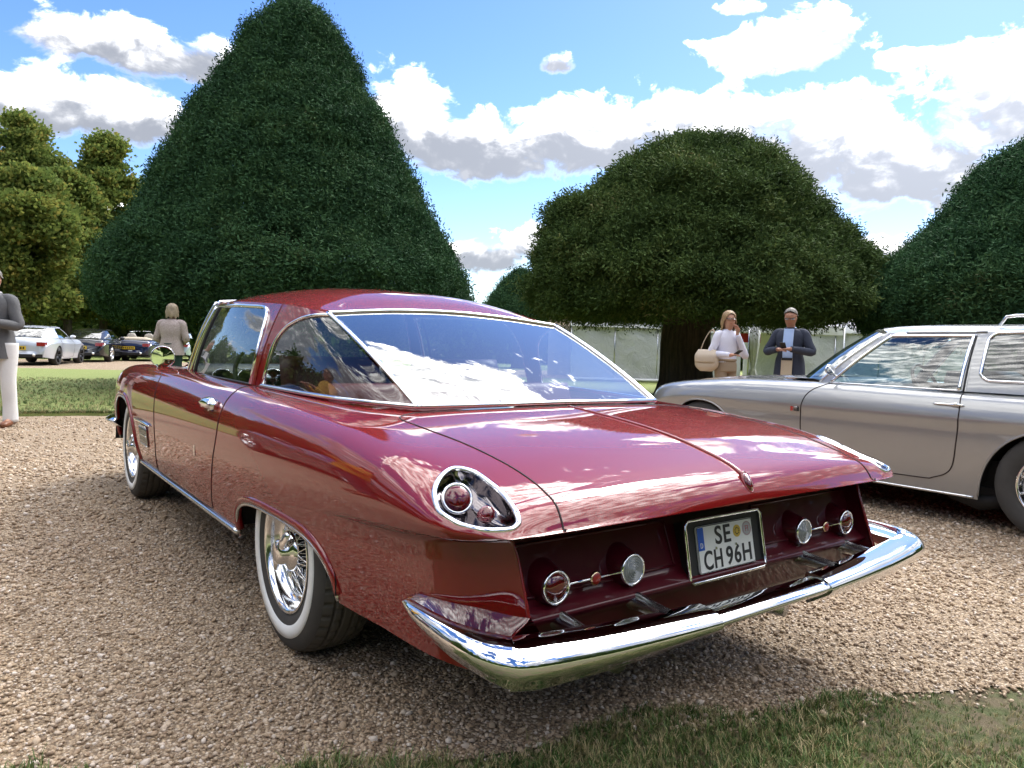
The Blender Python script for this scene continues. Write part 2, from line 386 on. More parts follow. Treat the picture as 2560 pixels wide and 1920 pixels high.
def red_section(y):
    y = np.asarray(y, float); u = np.clip((-.75-y)/.5022, 0, 1); sx = (1-u**8+1e-9)**.125; hw = R_hw(y)*sx; zk = R_zk(y)
    bl = np.clip((-.8-y)/.3, 0, 1)
    zo = lambda x, i: np.maximum(R_zc(np.maximum(y-bl*.016*(x/.7)**2, -1.252))+R_off[i](y)*np.clip((y+1.252)/.10, 0, 1), zk)
    k = hw/.935; Z0 = R_zc(y); Z1, Z2, Z3, Z4 = zo(.3, 0), zo(.55, 1), zo(.73, 2), zo(.84, 3); H = np.maximum(Z4-zk, 0)
    C = np.stack([np.stack(c, -1) for c in ((0*y, Z0), (.30*k, Z1), (.55*k, Z2), (.735*k, Z3), ((.865-.030*bl)*k, Z4+.002*H/.3), ((.930-.012*bl)*k, zk+(.80-.08*bl)*H), (.950*k, zk+(.52-.08*bl)*H), (.945*k, zk+.2*H), (hw, zk))], 1)
    up = np.einsum('tk,nkc->ntc', _B9, C)
    w = np.linspace(0, 1, 71)[1:][None, :]; xl = np.minimum(R_low(y)*np.minimum(hw/.93, 1.01), hw)[:, None]; hwc = hw[:, None]
    kink = np.clip((1.0-y)/1.6, 0, 1)[:, None]; led = hwc-xl; ramp = np.minimum(w/.05, 1)
    tail = np.clip((-.75-y)/.35, 0, 1)[:, None]
    tuck = (1-.85*tail)*.055*(w**1.6)*(1-.25*kink)+.012*kink*np.minimum(w*5, 1)*(1-.3*w)
    x = hwc-led*ramp-tuck; z = zk[:, None]+(.27-zk[:, None])*w-.0*ramp
    z = np.where(w < .05, zk[:, None]-(w/.05)*.004*(1-kink*0)+(.27-zk[:, None])*w*.5, z)
    return np.concatenate([up, np.stack([x, z], -1)], 1)
R_zl0 = pchip([(-1.2, .35), (-.6, .318), (.6, .292), (2.3, .292), (3.5, .33), (3.9, .45)])
R_A1 = (-.02, .475, .472, .24, 3.4); R_A2 = (2.93, .475, .675, .24, 2.6)
def red_zlow(y): return np.maximum(np.maximum(R_zl0(y), arch(*R_A1)(y)), arch(*R_A2)(y))
R_ys = np.unique(np.round(np.concatenate([np.linspace(-1.25, 3.9, 230), arch_ys(-.02, .475, 3.4), arch_ys(2.93, .475, 2.6), -1.252+.3*np.linspace(0, 1, 46)**2.6, 3.9-.3*np.linspace(0, 1, 20)**2]), 5))
R_ys = R_ys[np.concatenate([[True], np.diff(R_ys) > 2e-4])]
def red_cut(y, te): return np.where(y < -1.188, np.minimum(te, 149.), te)
RS = Shell(red_section, red_zlow, R_ys, 149, 96, 2, 56, red_cut, -1.188)
# ------------------------------------------------------------------ red coupe
RED = empty('red_coupe', (0, 0, 0), 0, 'deep red chrome-trimmed coupe with whitewall tyres and number plate reading SE CH 96H', 'car')
def red_y_edge(z): return -1.145+(z-.617)*.37
def red_y_in(z): return red_y_edge(z)+.058
# pull the rear end of the lower flank onto the slanted edge of the tail panel
_P = RS.P; _w = np.clip((-.85-_P[..., 1])/.338, 0, 1); _w = _w*_w*(3-2*_w)
_lowm = (_P[..., 2] < R_zk(_P[..., 1])-.003)
_P[..., 1] += np.where(_lowm, _w*(red_y_edge(_P[..., 2])+1.188), 0)
RS.C = RS.P.reshape(-1, 3)[RS.F].mean(1)
_k = np.clip((RS.y+1.252)/.016, 0, 1)[:, None]**.8; _up = _P[..., 2] >= R_zk(np.maximum(_P[..., 1], -1.252))-.0015      # the tail lip turns fully to the rear at its edge
_nz = np.where(_up, RS.N[..., 2]*_k, RS.N[..., 2]); _ny = np.where(_up & (_k < 1), -np.sqrt(np.maximum(1-RS.N[..., 0]**2-_nz**2, .01)), RS.N[..., 1]); RS.N[..., 2] = _nz; RS.N[..., 1] = _ny; RS.N /= np.linalg.norm(RS.N, axis=2, keepdims=True)
CB = np.array([(0, 2.44, .90), (.38, 2.40, .90), (.64, 2.24, .888), (.735, 2.02, .874), (.748, 1.95, .874), (.768, 1.35, .880), (.765, .76, .876), (.758, .68, .875), (.715, .24, .866), (.655, -.10, .861), (.565, -.358, .860), (.30, -.407, .864), (0, -.421, .867)])
CT = np.array([(0, 2.06, 1.318), (.33, 2.04, 1.31), (.55, 1.985, 1.292), (.605, 1.93, 1.277), (.612, 1.88, 1.272), (.645, 1.35, 1.262), (.645, .78, 1.234), (.643, .72, 1.23), (.636, .58, 1.218), (.622, .46, 1.204), (.592, .353, 1.188), (.30, .395, 1.214), (0, .405, 1.224)])
class House:                               # ruled cabin surface between a base loop and a roof loop (half, mirrored)
    def __init__(s, B, T, bulge=.018, corners=()):
        s.B, s.T, s.bul, s.cn = B, T, bulge, sorted(corners); s.n = len(B)
    def _c(s, P, t):
        t = np.asarray(t, float); sh = t.shape; t = t.ravel(); out = np.zeros((len(t), 3)); br = [0]+list(s.cn)+[s.n-1]
        for a, b in zip(br[:-1], br[1:]):
            m = (t >= a-1e-9) & (t <= b+1e-9)
            if not m.any(): continue
            Q = P[a:b+1]; k = len(Q)
            ext0 = mirx(Q[1]) if a == 0 else 2*Q[0]-Q[1]; ext1 = mirx(Q[-2]) if b == s.n-1 else 2*Q[-1]-Q[-2]
            Q = np.vstack([ext0, Q, ext1]); u = np.clip(t[m]-a, 0, k-1); i = np.minimum(np.floor(u).astype(int), k-2); f = (u-i)[:, None]
            p0, p1, p2, p3 = Q[i], Q[i+1], Q[i+2], Q[i+3]
            out[m] = .5*((2*p1)+(-p0+p2)*f+(2*p0-5*p1+4*p2-p3)*f**2+(-p0+3*p1-3*p2+p3)*f**3)
        return out.reshape(sh+(3,))
    def at(s, t, v, off=0.):
        t, v = np.broadcast_arrays(np.asarray(t, float), np.asarray(v, float)); b, u = s._c(s.B, t), s._c(s.T, t); e = .02
        tb = s._c((s.B+s.T)/2, np.minimum(t+e, s.n-1))-s._c((s.B+s.T)/2, np.maximum(t-e, 0)); n = np.cross(u-b, tb); n /= np.maximum(np.linalg.norm(n, axis=-1, keepdims=True), 1e-9)
        c = np.array([0, .9, 0]); sg = np.sign(((b-c)*n)[..., :2].sum(-1, keepdims=True)); n = n*np.where(sg == 0, 1, sg)
        return b+(u-b)*v[..., None]+n*(s.bul*4*v*(1-v)+off)[..., None]
RH = House(CB, CT, .016, (3, 4, 10))
def patch(name, P, m, parent, sides=(1, -1), thick=0):
    obs = []
    for sx in sides:
        Q = P if sx > 0 else mirx(P); V, F = grid(Q); 
        o = mobj(name, V, F if sx > 0 else F[:, ::-1], m, parent); obs.append(o)
    return obs
def both(P):                               # joins a half patch (t ending on the centre line) with its mirror
    return np.concatenate([P, mirx(P[:-1])[::-1]], 0)
_qt = pchip([(0, 0), (.025, .32), (.06, .52), (.12, .65), (.2, .74), (.4, .84), (.66, .905), (1, .96)])
def qtop(s): return _qt(s)                 # top edge of the quarter window, s from its front corner to the bar
def dtop(s): return .945*np.minimum(1, (1-np.clip((s-.80)/.20, 0, 1)**3+1e-6)**.5)
lin = np.linspace
def red_car():
    R = RED; C = RS.C
    # ---- shell pieces
    base_x = lambda y: np.interp(y, CB[::-1][:, 1][np.argsort(CB[::-1][:, 1])], CB[::-1][:, 0][np.argsort(CB[::-1][:, 1])])
    cabin = (C[:, 1] > -.40) & (C[:, 1] < 2.42) & (C[:, 0] < base_x(C[:, 1])-.014) & (C[:, 2] > .7)
    lamp_xy = np.array([(.89, -1.013), (.907, -1.047), (.917, -1.081), (.914, -1.122), (.904, -1.157), (.873, -1.194), (.821, -1.208), (.799, -1.206), (.787, -1.199), (.780, -1.178), (.771, -1.137), (.767, -1.095), (.768, -1.051), (.771, -1.002), (.787, -.970), (.809, -.957), (.838, -.967), (.866, -.987)])
    hole = inpoly(C[:, 0], C[:, 1], lamp_xy) & (C[:, 2] > R_zk(C[:, 1])+.004)
    door_yz = np.array([(2.0, .872), (1.93, .85), (1.875, .77), (1.85, .62), (1.875, .45), (1.93, .35), (1.88, .33), (1.3, .329), (.865, .332), (.79, .38), (.69, .554), (.625, .663), (.613, .74), (.615, .79), (.64, .85), (.72, .876)])
    door_o = np.vstack([spline(door_yz, 120)])
    door = inpoly(C[:, 1], C[:, 2], door_o) & (C[:, 0] > .70)
    lid_xy = np.array([(0, -.452), (.35, -.436), (.55, -.395), (.60, -.385), (.655, -.412), (.688, -.47), (.69, -.6), (.686, -.75), (.677, -.93), (.668, -1.06), (.670, -1.15), (.679, -1.215), (.684, -1.238)])
    lid_o = spline(lid_xy, 90)
    lid = inpoly(C[:, 0], C[:, 1], np.vstack([lid_o, [(.684, -1.3), (0, -1.3)]])) & (C[:, 2] > R_zk(np.maximum(C[:, 1], -1.252))-.001)
    bon_xy = np.array([(0, 2.5), (.4, 2.46), (.62, 2.36), (.66, 2.6), (.62, 3.2), (.5, 3.7), (0, 3.78)])
    bon = inpoly(C[:, 0], C[:, 1], bon_xy) & (C[:, 2] > .7)
    keep = ~cabin & ~hole
    RS.pieces(keep & ~door & ~lid & ~bon, 'body_shell', M_red, R)
    doors = {}
    for sx in (-1, 1): doors[sx] = RS.one_side(keep & door, 'door', M_red, R, sx)
    lid_ob = RS.pieces(keep & lid & ~door, 'boot_lid', M_red, R)
    RS.pieces(keep & bon, 'bonnet', M_red, R)
    # ---- shut lines
    for sx in (-1, 1):
        p = RS.side(door_o[:, 0], door_o[:, 1])*[sx, 1, 1]
        mobj('shut_line', *tube(p, .0026, 6), M_gap, doors[sx])
    p = RS.top(lid_o[:, 0], lid_o[:, 1]); q = np.vstack([p, RS.side([-1.238], [.668])*[0, 1, 1]+[.684, 0, 0]])
    for sx in (-1, 1): mobj('shut_line', *tube(q*[sx, 1, 1], .0026, 6), M_gap, lid_ob)
    p = RS.top(spline(bon_xy, 80)[:, 0], spline(bon_xy, 80)[:, 1])
    for sx in (-1, 1): mobj('shut_line', *tube(p*[sx, 1, 1], .0024, 6), M_gap, R)
    # spine of the boot lid with its red oval lamp
    ys = lin(-.455, -1.212, 60); p = RS.top(0*ys, ys)
    mobj('centre_spine', *tube(p+[0, 0, .001], np.interp(ys, [-1.212, -1.15, -.6, -.455], [.008, .0065, .006, .004]), 10, flat=.8), M_red, lid_ob)
    M = axis_mat((0, -1.221, .711), (0, -.86, .5), (1, 0, 0)); m = MB(); m.lathe([(.0, .012), (.012, .0105), (.018, .005), (.0195, -.004)], M@np.diag([.82, 1.5, 1, 1]), 28)
    lens = m.build('oval_lens', M_lensr, lid_ob)
    m = MB(); th = lin(0, 2*math.pi, 40, endpoint=False); m.tube((np.stack([.0168*np.cos(th), .0305*np.sin(th), 0*th+.001, 0*th+1], 1)@M.T)[:, :3], .0035, 8, True); m.build('oval_bezel', M_red, lid_ob)
    # ---- underside of the tail lip, tail panel, its side walls
    xs = lin(-.93, .93, 121); ay = np.abs(xs)/.932; yo = -.75-.5022*np.maximum(0, 1-np.minimum(ay, .9999)**8)**.125
    rows = []
    for k, (f) in enumerate((0, .25, .6, 1)):
        yi = np.minimum(np.maximum(red_y_in(.63)+.02, 0*xs-1.06), -.9); x_i = np.clip(xs, -.80, .80)
        a = np.stack([xs, yo, R_zk(yo)-.0015], 1); b = np.stack([x_i*np.where(np.abs(xs) > .8, 1, 1), 0*xs+red_y_in(.64)+.03, 0*xs+.628], 1)
        rows.append(a+(b-a)*f+np.array([0, 0, -.006*math.sin(f*math.pi)]))
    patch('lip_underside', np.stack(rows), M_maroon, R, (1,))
    i0 = np.argmax(RS.y >= -1.188); row = RS.P[i0]; row = row[row[:, 2] < R_zk(-1.188)-.004]; o_ = np.argsort(row[:, 2]); ex = lambda z: np.interp(z, row[o_, 2], row[o_, 0]); ey = lambda z: np.interp(z, row[o_, 2], row[o_, 1])
    zs = lin(.645, .475, 10); pr = [(z, red_y_in(z)) for z in zs]+[(.466, red_y_in(.475)-.012), (.452, red_y_in(.46)-.030), (.445, red_y_in(.45)-.036), (.42, -1.160), (.37, -1.168), (.345, -1.15), (.33, -1.10)]
    xs = lin(-1, 1, 41)
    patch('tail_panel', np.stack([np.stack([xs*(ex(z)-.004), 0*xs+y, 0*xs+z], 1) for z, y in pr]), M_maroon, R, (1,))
    for sx in (-1, 1):
        zz = lin(.65, .345, 24); w = np.stack([np.stack([sx*(ex(zz)-.006*f), ey(zz)+(red_y_in(zz)+.004-ey(zz))*f, zz], 1) for f in (0, .12, .5, 1.0)], 1)
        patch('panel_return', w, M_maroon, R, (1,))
        mobj('panel_edge', *tube(np.stack([sx*(ex(zz)-.003), ey(zz)+.002, zz], 1), .005, 8), M_red, R)
    # raised borders of the two lamp fields
    for sx in (-1, 1):
        for a, b in (((.20, .60), (.755, .60)), ((.20, .60), (.195, .485)), ((.755, .60), (.76, .485)), ((.195, .485), (.76, .485))):
            P = np.array([(sx*(a[0]+(b[0]-a[0])*t), red_y_in(a[1]+(b[1]-a[1])*t)-.001, a[1]+(b[1]-a[1])*t) for t in lin(0, 1, 8)])
            mobj('panel_moulding', *tube(P, .0045, 6), M_maroon, R)
    # ---- tail lamps on cones, reflectors, rods
    for sx in (-1, 1):
        for (x, z, ml, nm) in ((.645, .509, M_lensr, 'red_lamp'), (.389, .511, M_lensc, 'reversing_lamp')):
            M = axis_mat((sx*x, -1.165, z), (0, -1, .04), (1, 0, 0)); m = MB()
            m.lathe([(.076, -.092), (.066, -.075), (.054, -.045), (.045, -.014), (.0395, -.004)], M, 36); b = m.build(nm+'_cone', M_maroon, R)
            m = MB(); m.lathe([(.0372, -.006), (.0405, -.004), (.0412, .002), (.0392, .0065), (.0355, .006), (.0345, .001)], M, 40); m.build('bezel', M_chrome, b)
            m = MB()
            pr = [(.0345, .002), (.030, .008), (.020, .0135), (.010, .0155), (0, .016)] if nm == 'red_lamp' else [(.035*(1-k/30), .003+.010*math.sin(k/30*math.pi/2)+.0022*math.cos(k*2*math.pi/5)) for k in range(31)]
            m.lathe(pr, M, 40); m.build('lens', ml, b)
        m = MB(); m.tube([(sx*.612, -1.163, .509), (sx*.423, -1.165, .510)], .0032, 8); m.build('lamp_rod', M_chrome, R)
        M = axis_mat((sx*.518, -1.166, .5095), (0, -1, 0)); m = MB(); m.lathe([(.0, .007), (.0125, .006), (.0145, .003)], M, 24); rf = m.build('reflector', mat('reflector_red', (.32, .02, .015), .3) if sx < 0 else MATS['reflector_red'], R)
        m = MB(); m.lathe([(.0145, -.004), (.0175, -.002), (.0175, .003), (.0145, .0045)], M, 24); m.build('bezel', MATS.get('brass') or mat('brass', (.72, .55, .34), .2, 1.), rf)
        # bumper brackets
        for x in (.632, .378):
            M = axis_mat((sx*x, -1.145, .430), (0, -1, -.04)); m = MB(); m.lathe([(.030, .004), (.026, .01), (.021, .05), (.016, .14)], M, 24); br = m.build('bumper_bracket', M_steel, R)
            m = MB(); m.lathe([(.0265, -.02), (.034, -.016), (.036, .010), (.028, .015)], M, 28); m.build('flange', M_chrome, br)
    # ---- teardrop lamps let into the fender ends
    o3 = RS.top(lamp_xy[:, 0], lamp_xy[:, 1]); o3 = spline(o3, 90, True)
    for sx in (-1, 1):
        o = o3*[sx, 1, 1]; c = o.mean(0); nrm = np.array([sx*.42, -.45, .79]); nrm /= np.linalg.norm(nrm)
        t = mobj('teardrop_lamp', *tube(o-nrm*.0035, .0072, 10, True), M_chrome, R); t['label'] = 'chrome teardrop lamp surround on fender end'
        deep = np.array([c[0]-sx*.012, c[1]+.028, c[2]])
        rings = [o+(c-o)*.02-nrm*.002, o+(c-o)*.09-nrm*.016, o+(deep-o)*.22-nrm*.036, o+(deep-o)*.5-nrm*.047, o+(deep-o)*.97-nrm*.05]
        P = np.stack(rings); P = np.concatenate([P, P[:, :1]], 1); V, F = grid(P); mobj('lamp_bowl', V, F, MATS.get('dark_chrome') or mat('dark_chrome', (.22, .20, .21), .10, 1.), t)
        ax = np.array([sx*.30, -.86, .42]); M = axis_mat(np.array([sx*.848, -1.044, .724])-nrm*.010, ax); m = MB(); m.lathe([(.034, -.05), (.036, -.01), (.0375, .0), (.034, .004), (.031, .002)], M, 36); m.build('lamp_ring', M_chrome, t)
        m = MB(); m.lathe([(.032, .0), (.027, .006), (.016, .010), (0, .0115)], M, 32); m.build('lens', M_lensr, t)
        M = axis_mat(np.array([sx*.815, -1.12, .693]), ax); m = MB(); m.lathe([(.019, -.02), (.019, .0), (.013, .005), (0, .007)], M, 28); m.build('lens', M_lensr, t)
    # ---- cabin: glass, pillars, roof
    def q_patch(top0, top1): pass
    s = lin(0, 1, 44)[:, None]; v = lin(0, 1, 26)[None, :]; t = 7.15+2.80*s
    patch('quarter_window', RH.at(t, v*(qtop(s)-.0)+.0*s), M_glass2, R)
    patch('rear_pillar', RH.at(t, qtop(s)+(1-qtop(s))*v), M_red, R)
    patch('rear_pillar', RH.at(6.0+1.15*s, v+0*s), M_red, R)
    t = 4.06+1.94*s
    g = patch('door_window', RH.at(t, v*dtop(s)), M_glass2, R)
    patch('window_frame', RH.at(t, dtop(s)+(1-dtop(s))*v), M_red, R)
    patch('front_pillar', RH.at(2.93+1.15*s[:12]*(44/11)*1.0 if False else 2.92+1.16*lin(0, 1, 10)[:, None], v+0*lin(0, 1, 10)[:, None]), M_black, R)
    P = RH.at(0+2.94*s, v*.96+.02); mobj('windscreen', *grid(np.concatenate([mirx(P[1:])[::-1], P], 0)), M_glass, R)
    P = RH.at(10.03+1.97*s, v*.965+.01); mobj('rear_window', *grid(both(P)), M_glass, R)
    # roof panel
    a = lin(0, 1, 70)[:, None]; b = lin(0, 1, 40)[None, :]
    yc = 2.06+(.405-2.06)*a; zc = pchip([(2.06, 1.318), (1.95, 1.334), (1.75, 1.350), (1.45, 1.360), (1.15, 1.356), (.9, 1.341), (.7, 1.316), (.55, 1.279), (.405, 1.224)])(yc)
    e = RH._c(CT, 3+7*(a[:, 0]**1.0)); ye = 1.93+(.353-1.93)*a[:, 0]; o = np.argsort(e[:, 1]); xe = np.interp(ye, e[o, 1], e[o, 0]); ze = np.interp(ye, e[o, 1], e[o, 2])
    X = xe[:, None]*b; Y = yc+(ye[:, None]-yc)*b**2.2; Z = ze[:, None]+(zc-ze[:, None])*(1-b**2.7)
    P = np.stack([X, Y, Z], -1); P = np.concatenate([mirx(P[:, 1:])[:, ::-1], P], 1); mobj('roof', *grid(P), M_red, R, True, grid_normals(P))
    # ---- bright trim
    def trim(name, P, r, m=M_chrome, flat=1., mirror=True, parent=R):
        for sx in ((1, -1) if mirror else (1,)): mobj(name, *tube(P*[sx, 1, 1], r, 10, flat=flat), m, parent)
    tt = lin(7.12, 12, 120); P = RH.at(tt, 0*tt, .004)+[0, 0, .004]; trim('window_base_trim', np.vstack([P, mirx(P[:-1])[::-1]]), .0115, flat=.8, mirror=False)
    tt = lin(10, 12, 50); P = RH.at(tt, 0*tt+.985, .003); trim('window_top_trim', np.vstack([P, mirx(P[:-1])[::-1]]), .009, mirror=False)
    ss = lin(0, 1, 70); trim('quarter_trim', RH.at(7.15+2.85*ss, qtop(ss), .003), .0075)
    vv = lin(0, .985, 40); trim('window_bar', RH.at(10+0*vv, vv, .004), .011, flat=.7)
    trim('door_window_trim', RH.at(4.06+1.94*ss, dtop(ss), .003), .0085)
    vv = lin(0, dtop(np.array([0.]))[0], 20); trim('vent_window_bar', RH.at(4.10+0*vv, vv, .002), .012, M_chrome)
    trim('vent_window_bar', RH.at(4.26+0*vv, vv, .0), .009, M_black)
    tt = lin(4.05, 6.0, 50); trim('door_window_trim', RH.at(tt, 0*tt, .003)+[0, 0, .001], .005, M_black)
    tt = lin(0, 2.95, 50); P = RH.at(tt, 0*tt, .003); trim('windscreen_trim', np.vstack([mirx(P[1:])[::-1], P]), .009, mirror=False); P = RH.at(tt, 0*tt+.99, .003); trim('windscreen_trim', np.vstack([mirx(P[1:])[::-1], P]), .009, mirror=False)
    vv = lin(0, 1, 20); trim('front_pillar_trim', RH.at(2.95+0*vv, vv, .004), .009, M_chrome)
    # arch mouldings, sill strip
    for (c, a_, zt, zb, n) in (R_A1, R_A2):
        y = arch_ys(c, a_, n, 80); z = red_zlow(y); k = z > R_zl0(y)+.004; p = RS.side(y[k], z[k]+.003)
        trim('arch_moulding', p+[.001, 0, 0], .0065, M_steel)
        pm = RS.side(y[k], z[k]+.022); trim('arch_flare', pm-[.006, 0, 0], .016, M_red)
    y = lin(.47, 2.44, 40); trim('sill_strip', RS.side(y, R_zl0(y)+.018)+[.002, 0, 0], .014, M_steel, .9)
    # ---- bumpers
    prof = np.array([(-.085, .022), (-.07, .0235), (-.05, .0225), (-.027, .018), (-.012, .0115), (-.003, .004), (0, -.003), (-.004, -.011), (-.015, -.020), (-.045, -.036), (-.070, -.050), (-.082, -.05), (-.085, -.02), (-.088, .012)]); prof = spline(prof, 56, True)
    def bumper(path, scale, name, parent=R, cap=True, sq=None):
        T = np.gradient(path, axis=0); T[:, 2] = 0; T /= np.linalg.norm(T, axis=1, keepdims=True); Nn = np.stack([T[:, 1], -T[:, 0], 0*T[:, 0]], 1)
        Z = np.array([0, 0, 1.]); s1 = np.asarray(scale)[:, None, None]; d1 = s1 if sq is None else np.asarray(sq)[:, None, None]
        P = path[:, None]+Nn[:, None]*prof[None, :, :1]*d1+Z*prof[None, :, 1:]*s1
        P = np.concatenate([P, P[:, :1]], 1); V, F = grid(P); F = F.tolist(); n = P.shape[1]
        m = MB(); m.add(V, F)
        if cap:
            for i in (0, len(path)-1): m.add(np.vstack([P[i], P[i].mean(0)+.004*(T[i] if i else -T[i])]), [(k, k+1, n) if i else (k+1, k, n) for k in range(n-1)])
        return m.build(name, M_chrome, parent)
    corner = spline([(.922, -.928, .457), (.940, -1.0, .455), (.947, -1.1, .451), (.944, -1.2, .446), (.930, -1.265, .441), (.895, -1.312, .434), (.835, -1.335, .426), (.65, -1.345, .413), (.45, -1.348, .405), (.250, -1.349, .400)], 100)
    L = np.concatenate([[0], np.cumsum(np.linalg.norm(np.diff(corner, axis=0), axis=1))]); u = L/L[-1]
    sc = np.interp(u, [0, .008, .02, .05, .1, .2, .33, .5, .8, .97, 1], [.05, .32, .48, .62, .80, 1.05, 1.4, 1.65, 1.42, 1.25, 1.2]); sd = np.interp(u, [0, .02, .1, .2, .33, .45, 1], [.1, .25, .34, .45, .8, 1.0, 1.0])
    for sx in (1, -1):                      # painted ledge between flank and bumper corner
        nl = 40; ub = lin(.0, .47, nl); bp = np.stack([np.interp(ub, u, corner[:, i]) for i in range(3)], 1); scb = np.interp(ub, u, sc); yf = lin(-.93, -1.187, nl); zf_ = bp[:, 2]+.024*scb+.006; fl = RS.side(yf, zf_); wf = np.clip((-.85-yf)/.338, 0, 1); wf = wf*wf*(3-2*wf); fl[:, 1] += wf*(red_y_edge(zf_)+1.188); fl[:, 0] -= .006
        bo = bp+np.stack([-.020*np.minimum(1, ub*8), .012+0*ub, .010*scb], 1)
        P = np.stack([fl, fl*.6+bo*.4+[0, 0, .004], bo], 0)*[sx, 1, 1]; V, F = grid(P); mobj('bumper_ledge', V, F if sx < 0 else F[:, ::-1], M_chrome, R)
    c2 = corner[::-1]
    for sx in (1, -1):
        p = c2 if sx > 0 else mirx(corner); bumper(p, (sc[::-1] if sx > 0 else sc), 'bumper_corner', R, True, (sd[::-1] if sx > 0 else sd))
    xs = lin(-.268, .268, 20); bumper(np.stack([xs, 0*xs-1.343, 0*xs+.399], 1), 0*xs+.84, 'bumper_centre', R)
    front = spline([(.935, 3.33, .47), (.952, 3.42, .47), (.945, 3.6, .468), (.90, 3.76, .465), (.78, 3.91, .46), (.5, 4.02, .45), (0, 4.06, .45)], 60); front = np.vstack([front, mirx(front[:-1])[::-1]]); sc2 = np.minimum(1, (np.minimum(np.arange(len(front)), np.arange(len(front))[::-1])+.3)/5)**.5*1.2
    bumper(front, sc2, 'front_bumper', R)
    # nose closing panel and grille
    ring = RS.P[-1]; V = np.vstack([ring, mirx(ring)[::-1], [(0, 3.9, .55)]]); n = len(V)-1; mobj('nose_panel', V, [(i, (i+1) % n, n) for i in range(n)], M_dark, R)
    # ---- wheels
    def tread_tyre(ro=.345, half=.108):
        th = lin(0, 2*math.pi, 265)[:-1]; W = np.unique(np.round(np.concatenate([lin(-.086, .086, 19), [g+d for g in (-.05, -.018, .018, .05) for d in (-.0045, -.003, .003, .0045)]]), 4))
        Rr = ro-.012*np.abs(W/.086)**3; Rg = np.broadcast_to(Rr, (len(th), len(W))).copy()
        g = np.min(np.abs(W[:, None]-np.array([-.05, -.018, .018, .05])), 1) < .0036; Rg[:, g] -= .012
        ph = (np.arange(len(th)) % 6); cut = (ph[:, None] < 1) & (np.abs(W)[None, :] > .056); Rg[cut] -= .009
        cut = (((np.arange(len(th))+3) % 6)[:, None] < 1) & (np.abs(W)[None, :] < .046) & (np.abs(W)[None, :] > .022); Rg[cut] -= .007
        P = np.stack([np.broadcast_to(W, Rg.shape), Rg*np.cos(th)[:, None], Rg*np.sin(th)[:, None]], -1); P = np.concatenate([P, P[:1]], 0)
        m = MB(); V, F = grid(P); m.add(V, F.tolist(), 1)
        Mx = np.array([[0, 0, 1, 0], [1, 0, 0, 0], [0, 1, 0, 0], [0, 0, 0, 1.]])
        for sg in (1, -1):
            pr = [(ro-.012, sg*.086), (ro-.022, sg*.097), (ro-.045, sg*.105), (.285, sg*half), (.262, sg*half), (.235, sg*.104), (.212, sg*.095), (.198, sg*.08), (.190, sg*.05)]
            m.lathe(pr, Mx, 88)
        return m, Mx
    global WHEEL_PARTS
    def wheel(x, y, sx):
        w = empty('wheel', (x, y, .345)); w.parent = R; w.rotation_euler = (0, 0, 0 if sx > 0 else math.pi)
        if wheel.proto is None:
            m, Mx = tread_tyre(); ob = [m.build('tyre', [M_tyre, M_tread], w)]
            m = MB(); m.lathe([(.2895, .1065), (.2885, .1095), (.268, .1102), (.2475, .1085), (.2465, .1055)], Mx, 96); ob.append(m.build('whitewall', M_white, w))
            m = MB(); m.lathe([(.198, .080), (.209, .092), (.2125, .097), (.210, .1005), (.203, .099), (.197, .090), (.193, .078), (.190, .06), (.183, .052), (.178, .046), (.170, .044), (.166, .050), (.160, .046), (.157, .03), (.156, -.02), (.150, -.05)], Mx, 72); ob.append(m.build('rim', M_rimc, w))
            m = MB()
            for k in range(48):
                a = k*2*math.pi/48; b = a+(.22 if k % 2 else -.22); x0 = .078 if k % 4 < 2 else .03; x1 = .046 if k % 4 < 2 else .03
                m.tube([(x0, .074*math.cos(a), .074*math.sin(a)), (x1, .160*math.cos(b), .160*math.sin(b))], .0030, 6)
            ob.append(m.build('spoke_lacing', M_chrome, w))
            m = MB(); m.lathe([(.17, -.045), (.0, -.045)], Mx, 40); ob.append(m.build('brake_drum', M_dark, w))
            m = MB(); m.lathe([(.060, -.02), (.064, .03), (.066, .060), (.072, .070), (.072, .080), (.064, .090), (.050, .096), (.046, .104), (.043, .120), (.034, .129), (.018, .133), (.0, .134)], Mx, 48)
            for a in (.9, .9+math.pi):
                d = np.array([0, math.cos(a), math.sin(a)]); pts = np.array([d*.02, d*.055, d*.085, d*.102])+np.array([[.118, 0, 0], [.115, 0, 0], [.110, 0, 0], [.104, 0, 0]]); m.tube(pts, [.024, .021, .016, .009], 12, flat=.5, up=(1, 0, 0))
            ob.append(m.build('knock_off_hub', M_chrome, w)); wheel.proto = ob
        else:
            for o in wheel.proto: c = o.copy(); link(c, w)
        return w
    wheel.proto = None
    for y in (0., 2.92):
        for sx in (-1, 1): wheel(sx*.778, y, sx)
    WHEEL_PARTS = wheel.proto
    # wheel wells and floor
    for y in (-.02, 2.93):
        for sx in (-1, 1):
            th = lin(.0, math.pi, 30); m = MB(); A = np.stack([np.stack([0*th+sx*x, y+.48*np.cos(th), .34+(.40 if y > 1 else .36)*np.sin(th)], 1) for x in (.905, .56)], 0); V, F = grid(A); m.add(V, F.tolist())
            m.box((sx*.56, y, .54), (.01, .94, .42)); m.build('wheel_well', M_dark, R, False)
    m = MB(); m.box((0, 1.45, .30), (1.46, 4.3, .06)); m.box((0, -.80, .36), (1.3, .5, .10)); m.build('floor_pan', M_dark, R, False)
    m = MB(); m.tube([(.35, -.3, .23), (.35, -.9, .24), (.38, -1.12, .25)], .03, 12); m.build('exhaust_pipe', M_steel, R); m = MB(); m.tube([(-.35, -.3, .23), (-.35, -.9, .24), (-.38, -1.12, .25)], .03, 12); m.build('exhaust_pipe', M_steel, R)
